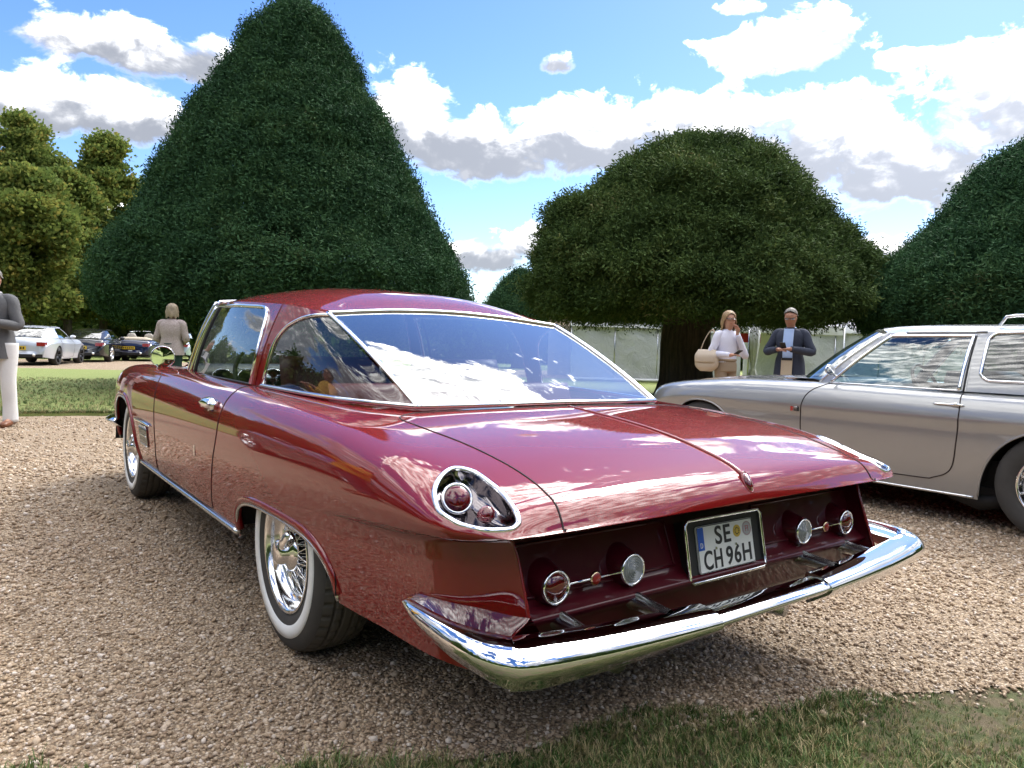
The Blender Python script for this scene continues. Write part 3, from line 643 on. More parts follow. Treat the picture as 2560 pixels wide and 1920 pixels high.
    # ---- interior
    m = MB(); m.box((0, 1.0, .42), (1.44, 2.6, .24)); m.build('cabin_floor', M_dark, R, False)
    ys = lin(-.40, .22, 8); P = np.stack([np.stack([xx*(0*ys+1)*np.interp(ys, [-.4, -.1, .22], [.56, .66, .71]), ys, 0*ys+.842-.01*abs(xx)], 1) for xx in lin(-1, 1, 14)], 0); mobj('parcel_shelf', *grid(P), M_leather, R)
    def cushion(name, c, d, rx, mt, parent=R, r=.35):
        # rounded slab
        u = lin(-1, 1, 15); m = MB(); A, Bv = np.meshgrid(u, u, indexing='ij'); f = (1-np.abs(A)**6)**.3*(1-np.abs(Bv)**6)**.3; ca, sa = math.cos(rx), math.sin(rx)
        Rm = np.array([[1, 0, 0], [0, ca, -sa], [0, sa, ca]])
        for sg in (1, -1):
            P = np.stack([A*d[0]/2, Bv*d[1]/2, sg*f*d[2]/2*(1+.06*np.cos(A*9))], -1)@Rm.T+np.asarray(c); V, F = grid(P); m.add(V, (F if sg > 0 else F[:, ::-1]).tolist())
        return m.build(name, mt, parent)
    for x in (-.36, .36):
        cushion('front_seat', (x, 1.12, .60), (.52, .52, .16), .12, M_leather); cushion('front_seat_back', (x, .80, .76), (.50, .50, .15), 1.32, M_leather)
    cushion('rear_seat', (0, .42, .62), (1.2, .45, .16), .1, M_leather); cushion('rear_seat_back', (0, .20, .74), (1.24, .36, .14), 1.2, M_leather)
    d = np.array([(2.10, .70), (2.05, .84), (2.10, .905), (2.18, .925), (2.35, .915), (2.42, .90)]); xs = lin(-.70, .70, 24); P = np.stack([np.stack([xs, 0*xs+y-.10*np.abs(xs)**2*2*0, 0*xs+z], 1) for y, z in d]); P[..., 1] -= .28*np.abs(P[..., 0])**2; mobj('dashboard', *grid(P), M_dash, R)
    for x in (-.56, -.40, -.24):
        M = axis_mat((x, 2.04-.28*x*x, .83), (0, -1, .25)); m = MB(); m.lathe([(.07, -.05), (.072, .0), (.066, .008), (.062, .0)], M, 28); gob = m.build('gauge_rim', M_chrome, R); m = MB(); m.lathe([(.062, .0), (.0, .001)], M, 24); m.build('gauge_face', M_black, gob)
    M = axis_mat((-.38, 1.62, .875), (0, -.86, .5)); th = lin(0, 2*math.pi, 60, endpoint=False); m = MB(); m.tube((np.stack([.205*np.cos(th), .205*np.sin(th), 0*th, 0*th+1], 1)@M.T)[:, :3], .013, 10, True); st = m.build('steering_wheel', M_black, R)
    m = MB()
    for a in (math.pi/2+math.pi, .25, math.pi-.25): m.tube((np.array([(0, 0, -.03, 1), (.1*math.cos(a), .1*math.sin(a), -.015, 1), (.2*math.cos(a), .2*math.sin(a), 0, 1)])@M.T)[:, :3], .009, 8, flat=.5)
    m.lathe([(0, .0), (.035, -.005), (.04, -.03)], M, 24); m.tube((np.array([(0, 0, -.02, 1), (0, 0, -.5, 1)])@M.T)[:, :3], .025, 10); m.build('wheel_spoke', M_steel, st)
    cushion('interior_mirror', (0, 2.02, 1.22), (.20, .05, .03), 1.45, M_black)
    for sx in (-1, 1):                      # inner door cards
        y = lin(.60, 2.0, 20); P = np.stack([np.stack([0*y+sx*(np.interp(y, CB[5:8][::-1, 1], CB[5:8][::-1, 0])-dx), y, 0*y+z], 1) for dx, z in ((.02, .873), (.05, .862), (.07, .80), (.07, .5))]); mobj('door_card', *grid(P), M_leather, R)
    # ---- mirror, handles, vents, crests, plate
    for sx in (-1,):
        M = axis_mat((sx*.81, 2.33, .952), (-.12, -1, -.005)); m = MB(); m.lathe([(0, -.055), (.03, -.05), (.055, -.03), (.066, -.006), (.0685, .0), (.066, .005), (.0615, .003)], M, 40); mi = m.build('wing_mirror', M_chrome, R)
        m = MB(); m.lathe([(.0625, .0015), (0, .002)], M, 40); m.build('mirror_glass', MATS.get('mirror_silver') or mat('mirror_silver', (.92, .93, .94), .01, 1.), mi)
        m = MB(); f = RS.top([.80], [2.33])[0]; m.tube([(sx*.81, 2.36, .91), (sx*.805, 2.37, f[2]+.004)], [.008, .013], 10); m.build('mirror_foot', M_chrome, mi)
    for sx in (-1, 1):
        p = RS.side([.77], [.79])[0]*[sx, 1, 1]; m = MB()
        y = lin(-.075, .075, 16); hh = .026*(1-np.abs(y/.08)**4); P = np.stack([np.stack([0*y+p[0]+sx*(.008+.03*math.sin(a)), p[1]+y, p[2]+.008+hh*math.cos(a)], 1) for a in lin(0, math.pi, 9)]); V, F = grid(P); m.add(V, F.tolist()); m.box((p[0]+sx*.012, p[1]+.075, p[2]+.004), (.03, .008, .034)); m.box((p[0]+sx*.012, p[1]-.075, p[2]+.004), (.03, .008, .034)); h = m.build('door_handle', M_chrome, doors[sx])
        M = axis_mat((p[0]-sx*.004, p[1]-.01, p[2]-.038), (sx, 0, -.25), (0, 1, 0)); m = MB(); m.lathe([(.036, .012), (.03, .010), (.018, .004), (0, .002)], M@np.diag([1.2, .8, 1, 1]), 28); m.build('handle_scoop', M_chrome, h)
        # vent
        y0, y1, z0, z1 = 2.06, 2.27, .448, .560; q = RS.side([y0, y1, y1, y0], [z0, z0, z1, z1])*[sx, 1, 1]; n = np.array([sx, 0, 0]); m = MB(); m.add(q+n*.002, [(0, 1, 2, 3)]); vn = m.build('fender_vent', M_black, R, False)
        for f in (0, .5, 1):
            a = RS.side(lin(y0, y1, 8), 0*lin(0, 1, 8)+z0+(z1-z0)*f)*[sx, 1, 1]; mobj('vent_bar', *tube(a+n*.006, .0045, 8), M_chrome, vn)
        for f in lin(0, 1, 8):
            a = RS.side(0*lin(0, 1, 6)+y0+(y1-y0)*f, lin(z0, z1, 6))*[sx, 1, 1]; mobj('vent_slat', *tube(a+n*.005, .0035, 6), M_steel, vn)
        y = lin(1.95, 2.43, 24); a = RS.side(y, .578+.004*np.sin((y-1.95)*6))*[sx, 1, 1]; mobj('fender_spear', *tube(a+n*.006, .010*np.interp(y, [1.95, 2.0, 2.35, 2.43], [.25, .8, 1, .4]), 10), M_chrome, R)
        p = RS.side([.98], [.57])[0]*[sx, 1, 1]; m = MB(); m.add(np.array([p+n*.002+np.array([0, a, b]) for a, b in ((-.012, .026), (.012, .026), (.013, 0), (.007, -.02), (0, -.028), (-.007, -.02), (-.013, 0))]), [tuple(range(7))]); m.build('crest_badge', M_steel, doors[sx], False)
    zc_, ti = .520, .194; ct, st_ = math.cos(ti), math.sin(ti)
    PM = np.array([[1, 0, 0, 0], [0, st_, -ct, -1.163], [0, ct, st_, zc_], [0, 0, 0, 1.]])        # local x right, y up, z to the rear
    def L(p): p = np.asarray(p, float); return (np.c_[p, np.ones(len(p))]@PM.T)[:, :3]
    m = MB(); hx, hy = .172, .085; V = L([(-hx, -hy, -.006), (hx, -hy, -.006), (hx, hy, -.006), (-hx, hy, -.006), (-hx+.02, -hy+.01, -.075), (hx-.02, -hy+.01, -.075), (hx-.02, hy-.01, -.075), (-hx+.02, hy-.01, -.075)]); m.add(V, [(0, 1, 2, 3), (1, 0, 4, 5), (2, 1, 5, 6), (3, 2, 6, 7), (0, 3, 7, 4)]); hb = m.build('plate_holder', M_black, R, False)
    fr = [(-hx, -hy), (hx, -hy), (hx, hy), (-hx, hy)]; pth = []
    for i in range(4):
        a, b = np.array(fr[i]), np.array(fr[(i+1) % 4]); d_ = (b-a)/np.linalg.norm(b-a); 
        for t_ in lin(.012, np.linalg.norm(b-a)-.012, 6): pth.append(a+d_*t_)
    mobj('plate_frame', *tube(L([(x, y, 0) for x, y in pth]), .005, 8, True), M_chrome, hb)
    pm = mat('plate_white', (.74, .75, .73), .4); PW, PH = .1275, .065
    pl = MB(); cr = .008; cor = [(sxx*(PW-cr)+cr*math.cos(a), syy*(PH-cr)+cr*math.sin(a)) for sxx, syy, a0 in ((1, 1, 0), (-1, 1, .5*math.pi), (-1, -1, math.pi), (1, -1, 1.5*math.pi)) for a in lin(a0, a0+math.pi/2, 5)]
    def prism(m, pts, z0, z1):
        n = len(pts); m.add(L([(x, y, z0) for x, y in pts]+[(x, y, z1) for x, y in pts]), [tuple(range(n, 2*n))]+[(i, (i+1) % n, n+(i+1) % n, n+i) for i in range(n)]); return m
    plate = prism(pl, cor, -.005, .0).build('number_plate', pm, R, False); plate['label'] = 'white number plate reading SE CH 96H'
    cir = lambda cx, cy, r, n=28: [(cx+r*math.cos(t), cy+r*math.sin(t)) for t in lin(0, 2*math.pi, n, endpoint=False)]
    mk = lambda nm, c, r=.5: MATS.get(nm) or mat(nm, c, r)
    prism(MB(), [(-PW+.004, -.002), (-PW+.030, -.002), (-PW+.030, PH-.004), (-PW+.004, PH-.004)], 0, .0006).build('country_band', mk('plate_blue', (.012, .09, .46)), plate, False)
    mobj('plate_border', *tube(L([(x*.985, y*.975, .0003) for x, y in cor]), .0011, 4, True), mk('ink_black', (.012, .013, .016)), plate)
    prism(MB(), cir(.052, .034, .0175), 0, .0012).build('state_seal', mk('seal_gold', (.55, .38, .05)), plate, False)
    for k in range(9): 
        a = k*2*math.pi/9; prism(MB(), cir(.052+.009*math.cos(a), .034+.009*math.sin(a), .0022, 8), .0012, .0016).build('seal_mark', mk('ink_black', (.012, .013, .016)), plate, False)
    prism(MB(), cir(.099, .036, .021), 0, .0012).build('inspection_seal', mk('seal_grey', (.42, .42, .43)), plate, False)
    mobj('seal_ring', *tube(L([(x, y, .0014) for x, y in cir(.099, .036, .0185)]), .0006, 4, True), mk('seal_ink', (.45, .12, .12)), plate)
    for (x0, y0, x1, y1) in ((.089, .043, .108, .043), (.093, .042, .093, .027), (.104, .042, .104, .027), (.093, .034, .104, .038)):
        mobj('seal_mark', *tube(L([(x0, y0, .0014), (x1, y1, .0014)]), .0011, 4), mk('seal_ink', (.45, .12, .12)), plate)
    def text(s, x, y, w, h, mt, z=.0006, bold=.0):
        cu = bpy.data.curves.new('t', 'FONT'); cu.body = s; cu.size = .07; cu.extrude = .0007; cu.offset = bold; cu.space_character = 1.12
        ob = bpy.data.objects.new('t', cu); me = ob.to_mesh().copy(); ob.to_mesh_clear(); bpy.data.objects.remove(ob)
        V = np.array([v.co for v in me.vertices]); lo, hi = V.min(0), V.max(0); V[:, :2] = (V[:, :2]-(lo+hi)[:2]/2)/(hi-lo)[:2]*[w, h]+[x, y]; V[:, 2] += z
        me.vertices.foreach_set('co', L(V).ravel()); me.update(); o = bpy.data.objects.new('plate_lettering', me); me.materials.clear(); me.materials.append(mt); link(o, plate); return o
    ink = MATS['ink_black']
    text('SE', -.0135, .033, .070, .052, ink, bold=.0012); text('CH', -.066, -.031, .080, .053, ink, bold=.0012); text('96H', .051, -.030, .117, .053, ink, bold=.0012)
    text('D', -PW+.017, .012, .010, .014, pm, .0012)
    for x in (-.050, .040): prism(MB(), cir(x, -.002, .004, 12), 0, .003).build('plate_screw', M_steel, plate, False)
red_car()
# ------------------------------------------------------------------ scattering (pebbles, blades, leaves): points carry rotation and size
def src_collection(name, obs):
    c = bpy.data.collections.new(name)
    for o in obs: c.objects.link(o)
    return c
def raw_mesh(name, V, F, m, smooth=False):
    me = bpy.data.meshes.new(name); me.from_pydata(np.asarray(V, float).tolist(), [], [list(map(int, f)) for f in F]); me.materials.append(m)
    if smooth: me.polygons.foreach_set('use_smooth', np.ones(len(me.polygons), bool))
    me.update(); return bpy.data.objects.new(name, me)
def scatter(name, P, rot, scl, idx, coll, parent=None):
    n = len(P); me = bpy.data.meshes.new(name); me.from_pydata(np.asarray(P, float).tolist(), [], [])
    a = me.attributes.new('rot', 'FLOAT_VECTOR', 'POINT'); a.data.foreach_set('vector', np.asarray(rot, np.float32).ravel())
    a = me.attributes.new('scl', 'FLOAT_VECTOR', 'POINT'); sc = np.asarray(scl, np.float32); sc = np.repeat(sc[:, None], 3, 1) if sc.ndim == 1 else sc; a.data.foreach_set('vector', sc.ravel())
    a = me.attributes.new('pick', 'INT', 'POINT'); a.data.foreach_set('value', np.asarray(idx, np.int32))
    o = link(bpy.data.objects.new(name, me), parent); md = o.modifiers.new('scatter', 'NODES'); ng = bpy.data.node_groups.new('scatter_'+name, 'GeometryNodeTree'); md.node_group = ng
    ng.interface.new_socket('Geometry', in_out='INPUT', socket_type='NodeSocketGeometry'); ng.interface.new_socket('Geometry', in_out='OUTPUT', socket_type='NodeSocketGeometry')
    N = ng.nodes; gi, go = N.new('NodeGroupInput'), N.new('NodeGroupOutput'); ip = N.new('GeometryNodeInstanceOnPoints'); ci = N.new('GeometryNodeCollectionInfo')
    ci.inputs['Collection'].default_value = coll; ci.inputs['Separate Children'].default_value = True; ci.inputs['Reset Children'].default_value = True
    def att(nm, t):
        q = N.new('GeometryNodeInputNamedAttribute'); q.data_type = t; q.inputs['Name'].default_value = nm; return q.outputs['Attribute']
    er = N.new('FunctionNodeEulerToRotation'); L = ng.links
    L.new(gi.outputs[0], ip.inputs['Points']); L.new(ci.outputs[0], ip.inputs['Instance']); ip.inputs['Pick Instance'].default_value = True
    L.new(att('pick', 'INT'), ip.inputs['Instance Index']); L.new(att('rot', 'FLOAT_VECTOR'), er.inputs[0]); L.new(er.outputs[0], ip.inputs['Rotation']); L.new(att('scl', 'FLOAT_VECTOR'), ip.inputs['Scale']); L.new(ip.outputs[0], go.inputs[0])
    return o
def in_view(P, pad=1.12, zup=0.):
    d = np.asarray(P)-CAM_P; w = d@CF; return (w > .2) & (np.abs(d@CR) < w*1280/FPX*pad) & (np.abs(d@CU) < w*960/FPX*pad)

# ------------------------------------------------------------------ ground: a gravel drive between lawns
DD = np.array([.925, -.38]); DD /= np.linalg.norm(DD); DN = np.array([-DD[1], DD[0]])          # along / across the drive
def adr(a, c, z): return (*(DD*a+DN*c), z)
def wob(a, s=0.): return .05*np.sin(a*2.1+s)+.035*np.sin(a*5.3+1+s)+.02*np.sin(a*13.7+2*s)
M_lawn = mat('mown_lawn', (.07, .10, .03), .85)
c_ = ecoord('Object'); n_ = enoise(c_, 1.3, 5, .6); n2_ = enoise(c_, 45, 3, .6); n3_ = enoise(c_, .25, 2)
setc(M_lawn, emix(n2_, emix(n3_, (0.1183, 0.1943, 0.0343), (0.1820, 0.2451, 0.0562)), emix(n_, (0.2366, 0.2958, 0.0780), (0.3458, 0.3211, 0.1170)))); bump(M_lawn, enoise(c_, 90, 4, .7), .7, .03)
M_soil = mat('worn_turf', (.12, .10, .06), .95); c_ = ecoord('Object'); setc(M_soil, emix(estep(enoise(c_, 9, 4, .6), .42, .62), (.16, .125, .07), (.11, .125, .045))); bump(M_soil, enoise(c_, 160, 4, .7), .8, .02)
M_grav = mat('pale_gravel', (.3, .25, .18), .9); c_ = ecoord('Object')
v1 = evoro(c_, 105, out='Color'); v2 = evoro(c_, 105); big = enoise(c_, .55, 4, .55); f1 = E_(E_.tree.nodes.new('ShaderNodeSeparateColor').outputs[0]); E_.tree.links.new(v1.s, f1.s.node.inputs[0])
setc(M_grav, emix(estep(v2, .25, .75)*.75, eramp(f1, ((0, (0.2117, 0.1435, 0.0819)), (.35, (0.3916, 0.2821, 0.1782)), (.7, (0.5292, 0.4059, 0.2745)), (1, (0.6985, 0.5841, 0.4623)))), emix(big, (0.1058, 0.0713, 0.0433), (0.1799, 0.1287, 0.0819)))); bump(M_grav, (1-v2)+enoise(c_, 300, 2)*.3, .8, .012)
m = MB(); m.box((0, 0, -.62), (1400, 1400, 1.2)); lawn = tag(m.build('lawn', M_lawn, None, False), kind='structure')
def strip(name, c0, c1, z, mt, a0=-70, a1=70, w0=1., w1=1., n=1400):
    a = np.linspace(a0, a1, n); e0 = c0+wob(a)*w0; e1 = c1+wob(a, 2.)*w1; V = [adr(p, q, z) for p, q in zip(a, e0)]+[adr(p, q, z) for p, q in zip(a, e1)]
    return tag(mobj(name, V, [(i, i+1, n+i+1, n+i) for i in range(n-1)], mt, None, False), kind='structure')
C_NEAR = -1.085; C_FAR = 7.85
strip('gravel_drive', C_NEAR, C_FAR, 0., M_grav)
strip('turf_verge', -6, C_NEAR+.35, -.006, M_soil, w0=0)
pth0 = DN@ground_at(110, 22.8)[:2]; pth1 = DN@ground_at(110, 32)[:2]
strip('gravel_path', pth0, pth1, .004, M_grav, -60, 60, 2, 2)
# lawn panel edge beyond the drive: a cut turf step
a = np.linspace(-40, 40, 900); e = C_FAR+wob(a, 2.)
V = [adr(p, q, .0) for p, q in zip(a, e)]+[adr(p, q+.01, .035) for p, q in zip(a, e)]+[adr(p, pth0-.2+.3*math.sin(p*.3), .035) for p in a]; n = len(a)
tag(mobj('lawn_panel', V, [(i, i+1, n+i+1, n+i) for i in range(n-1)]+[(n+i, n+i+1, 2*n+i+1, 2*n+i) for i in range(n-1)], M_lawn, None, False), kind='structure')

# pebbles
def pebble(seed):
    r = np.random.default_rng(seed); t = (1+5**.5)/2
    V = np.array([(-1, t, 0), (1, t, 0), (-1, -t, 0), (1, -t, 0), (0, -1, t), (0, 1, t), (0, -1, -t), (0, 1, -t), (t, 0, -1), (t, 0, 1), (-t, 0, -1), (-t, 0, 1)]); V /= np.linalg.norm(V[0])
    F = [(0, 11, 5), (0, 5, 1), (0, 1, 7), (0, 7, 10), (0, 10, 11), (1, 5, 9), (5, 11, 4), (11, 10, 2), (10, 7, 6), (7, 1, 8), (3, 9, 4), (3, 4, 2), (3, 2, 6), (3, 6, 8), (3, 8, 9), (4, 9, 5), (2, 4, 11), (6, 2, 10), (8, 6, 7), (9, 8, 1)]
    return V*(1+r.uniform(-.22, .22, (12, 1)))*[1, .78, .55], F
M_peb = mat('pebble_stone', (.35, .28, .2), .75)
gp_ = E_.tree.nodes.new('ShaderNodeNewGeometry'); tone_ = estep(enoise(E_(gp_.outputs['Position']), .7, 4, .6), .30, .70)
setc(M_peb, emix((1-tone_)*.35, emix(enoise(ecoord('Object'), .9, 2)*.25, eramp(erandom(), ((0, (0.1799, 0.1188, 0.0722)), (.2, (0.3387, 0.2326, 0.1397)), (.45, (0.4657, 0.3415, 0.2167)), (.7, (0.5610, 0.4306, 0.2986)), (.9, (0.6774, 0.5544, 0.4334)), (1, (0.7832, 0.6930, 0.6068)))), (0.2646, 0.1980, 0.1348)), (0.1960, 0.1450, 0.1064)))
peb = src_collection('pebble_source', [raw_mesh('pebble', *pebble(k), M_peb, True) for k in range(5)])
def gravel():
    r = np.random.default_rng(3); out = []
    for k in range(16):
        n = 60000; d = 1.0+8.5*r.random(n)**1.0; px = r.uniform(-60, 2620, n); g = np.stack([ground_at(0, 0)]*1)
        dirs = np.array([pix(q, 960)[:2] for q in (0, 2560)]); t = (px/2560)[:, None]; h = dirs[0]*(1-t)+dirs[1]*t; P = CAM_P[:2]+h*d[:, None]
        dens = np.minimum(6500, 6500*(2.3/d)**2.1); w = d*1.41*1.05*8.5/n*16   # sampled area per point
        keep = r.random(n) < dens*(d*1.42)*8.5/n/16*1.0*1.0
        out.append(P[keep])
    P = np.concatenate(out); c = P@DN; a = P@DD; e = C_NEAR+wob(a); f = C_FAR+wob(a, 2.); ok = (c > e-.03-.10*r.random(len(P))**3) & (c < f)
    P = P[ok]; n = len(P); dist = np.linalg.norm(P-CAM_P[:2], axis=1); Q = np.c_[P, r.uniform(-.001, .006, n)]; ok = in_view(Q); Q = Q[ok]; dist = dist[ok]; n = len(Q)
    a_ = Q[:, :2]@DD; c_ = Q[:, :2]@DN; thin = np.sin(c_*2.1+.6*np.sin(a_*.9))+.8*np.sin(c_*4.7+a_*1.1)+.6*np.sin(a_*2.3+c_); kp = r.random(n) < np.clip(.80+.22*thin, .28, 1); Q, dist = Q[kp], dist[kp]; n = len(Q)
    s = r.lognormal(-5.10, .36, n)*np.clip(dist/3.2, 1, 2.0); rot = np.c_[r.normal(0, .35, n), r.normal(0, .35, n), r.uniform(0, 6.28, n)]
    tag(scatter('loose_gravel', Q, rot, np.clip(s, .003, .022), r.integers(0, 5, n), peb), kind='stuff'); return n
NPEB = gravel()
# grass blades
def tuft(seed, n, h, w, spread, droop, m):
    r = np.random.default_rng(seed); V = []; F = []
    for _ in range(n):
        a = r.uniform(0, 6.28); b = np.array([r.normal(0, spread), r.normal(0, spread), 0]); L = h*r.uniform(.55, 1.15); dirv = np.array([math.cos(a), math.sin(a), 0]); sd = np.array([-dirv[1], dirv[0], 0])*w/2; k = r.uniform(.3, 1)*droop; i = len(V)
        for f, ww in ((0, 1), (.5, .85), (.85, .5)): V += [b+dirv*k*L*f*f+np.array([0, 0, L*f*(1-.25*k*f)])+sd*ww*s for s in (1, -1)]
        V.append(b+dirv*k*L+np.array([0, 0, L*(1-.3*k)])); F += [(i, i+1, i+3, i+2), (i+2, i+3, i+5, i+4), (i+4, i+5, i+6)]
    return raw_mesh('tuft', V, F, m)
M_blade = mat('grass_blade', (0.0910, 0.1440, 0.0330), .55, 0., Specular_IOR_Level=.3); setc(M_blade, eramp(erandom(), ((0, (0.0455, 0.0900, 0.0198)), (.4, (0.0845, 0.1500, 0.0308)), (.52, (0.1365, 0.1860, 0.0495)), (.68, (0.2860, 0.2520, 0.1100)), (1, (0.4420, 0.3480, 0.1870)))))
gr = src_collection('grass_source', [tuft(k, 8, (.045, .032, .055, .026, .018)[k % 5], .0032, .011, .9, M_blade) for k in range(6)])
def grass():
    r = np.random.default_rng(5); n = 110000; a = r.uniform(-3.2, 3.2, n); c = C_NEAR+.02-1.5*r.random(n)**.9; c += .06*np.sin(a*3.1)+.05*np.sin(a*7.7)
    c = np.where(r.random(n) < .012, c+.16*r.random(n), c)
    P = np.stack([DD[0]*a+DN[0]*c, DD[1]*a+DN[1]*c, 0*a+.002], 1); ok = in_view(P, 1.25); P = P[ok]; n = len(P)
    pat = np.sin(P[:, 0]*5+np.sin(P[:, 1]*7)*1.3)+np.sin(P[:, 1]*6.1+P[:, 0]*2.3)+r.normal(0, .7, n); green = P[:, 0] < .35+.3*np.sin(P[:, 1]*9)
    keep = r.random(n) < np.where(green, .95, np.clip(.72+.2*pat, .35, .97)); P = P[keep]; pat = pat[keep]; green = green[keep]; n = len(P)
    s = r.uniform(.45, 1.1, n)*np.where(green, .95, .62)*np.clip(.9+.12*pat, .6, 1.3)
    tag(scatter('verge_grass', P, np.c_[r.normal(0, .15, n), r.normal(0, .15, n), r.uniform(0, 6.28, n)], s, r.integers(0, 6, n), gr), kind='stuff')
    # far lawn: a fringe of short blades and a thin cover
    n = 26000; a = r.uniform(-9, 4, n); c = C_FAR+wob(a, 2.)+.02+np.where(r.random(n) < .35, .1*r.random(n), 9*r.random(n)**1.6); P = np.stack([DD[0]*a+DN[0]*c, DD[1]*a+DN[1]*c, 0*a+.034], 1); P = P[in_view(P)]; n = len(P)
    tag(scatter('lawn_grass', P, np.c_[0*P[:, 0], 0*P[:, 0], r.uniform(0, 6.28, n)], r.uniform(.7, 1.3, n), r.integers(0, 6, n), gr), kind='stuff')
grass()

# fallen leaves and bits of twig on the gravel
def litter():
    r = np.random.default_rng(17); P = []
    while len(P) < 150:
        p = np.array([r.uniform(-2, 3), r.uniform(-1.3, 3.5)])
        if p@DN > C_NEAR+.05: P.append((*p, .012))
    P = np.array(P); mt = mat('dry_leaf', (.10, .06, .03), .8); th = lin(0, 1, 5)
    lf = raw_mesh('dry_leaf', [(0, -.5, 0), (.22, -.1, .06), (.15, .3, .1), (0, .5, .02), (-.16, .25, .09), (-.2, -.15, .05)], [(0, 1, 2, 3), (0, 3, 4, 5)], mt); tw = raw_mesh('twig', *tube([(0, -.6, 0), (.06, 0, .03), (0, .7, 0)], [.05, .045, .02], 5), mt)
    n = len(P); k = (r.random(n) < .4).astype(int); tag(scatter('leaf_litter', P, np.c_[r.normal(0, .3, n), r.normal(0, .3, n), r.uniform(0, 6.28, n)], r.uniform(.018, .05, n), k, src_collection('litter_source', [lf, tw])), kind='stuff')
litter()
# ------------------------------------------------------------------ trees
def leafmat(name, stops, trans=.25, rough=.75):
    m = bpy.data.materials.new(name); m.use_nodes = True; t = m.node_tree; E_.tree = t; b = t.nodes['Principled BSDF']; b.inputs['Roughness'].default_value = rough; b.inputs['Specular IOR Level'].default_value = .08
    gp = t.nodes.new('ShaderNodeNewGeometry'); c = eramp(esat(erandom()*.62+estep(enoise(E_(gp.outputs['Position']), .9, 3, .6), .30, .72)*.38), stops); t.links.new(c.s, b.inputs['Base Color'])
    tr = t.nodes.new('ShaderNodeBsdfTranslucent'); t.links.new(c.s, tr.inputs[0]); mx = t.nodes.new('ShaderNodeMixShader'); mx.inputs[0].default_value = trans
    t.links.new(b.outputs[0], mx.inputs[1]); t.links.new(tr.outputs[0], mx.inputs[2]); t.links.new(mx.outputs[0], t.nodes['Material Output'].inputs[0]); MATS[name] = m; return m
M_yew = leafmat('yew_needles', ((0, (0.0204, 0.0515, 0.0254)), (.35, (0.0339, 0.0829, 0.0371)), (.7, (0.0475, 0.1058, 0.0431)), (.93, (0.0701, 0.1287, 0.0509)), (1, (0.1074, 0.1143, 0.0587))), .12)
M_yew2 = leafmat('yew_needles_olive', ((0, (0.0348, 0.0609, 0.0210)), (.35, (0.0558, 0.0953, 0.0292)), (.7, (0.0845, 0.1297, 0.0389)), (.93, (0.1305, 0.1654, 0.0551)), (1, (0.1739, 0.1455, 0.0648))), .15)
M_lime = leafmat('autumn_leaves', ((0, (0.0813, 0.1250, 0.0336)), (.4, (0.1500, 0.2063, 0.0504)), (.65, (0.2125, 0.2500, 0.0600)), (.88, (0.3000, 0.2750, 0.0660)), (1, (0.3375, 0.2250, 0.0600))), .5)
M_green = leafmat('deciduous_leaves', ((0, (0.0375, 0.0675, 0.0210)), (.5, (0.0750, 0.1275, 0.0330)), (1, (0.1500, 0.1950, 0.0525))), .4)
M_bark = mat('tree_bark', (.06, .045, .032), .9); c_ = ecoord('Object'); x_, y_, z_ = exyz(c_); w_ = enoise(evec(x_*6, y_*6, z_*.8), 2.2, 5, .65); setc(M_bark, eramp(w_, ((.3, (.018, .013, .010)), (.55, (.065, .047, .034)), (.8, (.12, .085, .062))))); bump(M_bark, w_, .9, .06)
M_bark2 = mat('lime_bark', (.09, .075, .055), .9); c_ = ecoord('Object'); x_, y_, z_ = exyz(c_); w_ = enoise(evec(x_*8, y_*8, z_*1.2), 2.2, 4, .6); setc(M_bark2, eramp(w_, ((.3, (.05, .042, .032)), (.7, (.14, .115, .085))))); bump(M_bark2, w_, .6, .03)
def spray(seed, n, L, w, spread, m, flat=.5):              # a twig with many small pointed leaves
    r = np.random.default_rng(seed); V = []; F = []
    for k in range(n):
        a = r.uniform(0, 6.28); up = r.uniform(-.1, 1.); d = np.array([math.cos(a), math.sin(a), up*flat*1.6]); d /= np.linalg.norm(d); s = np.cross(d, r.normal(0, 1, 3)); s /= np.linalg.norm(s); b = r.normal(0, spread, 3)*[1, 1, flat]; l = L*r.uniform(.6, 1.2); i = len(V)
        V += [b, b+d*l*.5+s*w/2, b+d*l, b+d*l*.5-s*w/2]; F.append((i, i+1, i+2, i+3))
    return raw_mesh('spray', V, F, m)
SP_yew = src_collection('yew_source', [spray(k, 40, .074, .020, .078, M_yew, .9) for k in range(4)])
SP_yew2 = src_collection('yew_source_olive', [spray(k+9, 40, .078, .021, .082, M_yew2, .9) for k in range(4)])
SP_lime = src_collection('lime_source', [spray(k+20, 13, .19, .13, .16, M_lime, .8) for k in range(4)])
SP_green = src_collection('broadleaf_source', [spray(k+30, 13, .19, .13, .16, M_green, .8) for k in range(4)])
def tri_noise(P, s, seed):
    r = np.random.default_rng(seed); o = np.zeros(len(P))
    for k in range(7): v = r.normal(0, 1, 3); o += np.sin(P@(v*s)+r.uniform(0, 6.28))
    return o/2.6
def align(Nv, r, tilt=.5):                                  # euler angles turning local Z to the outward direction
    n = len(Nv); th = np.arccos(np.clip(Nv[:, 2], -1, 1)); ph = np.arctan2(Nv[:, 1], Nv[:, 0])
    return np.c_[r.normal(0, tilt, n), th*.75+r.normal(0, tilt, n), ph]
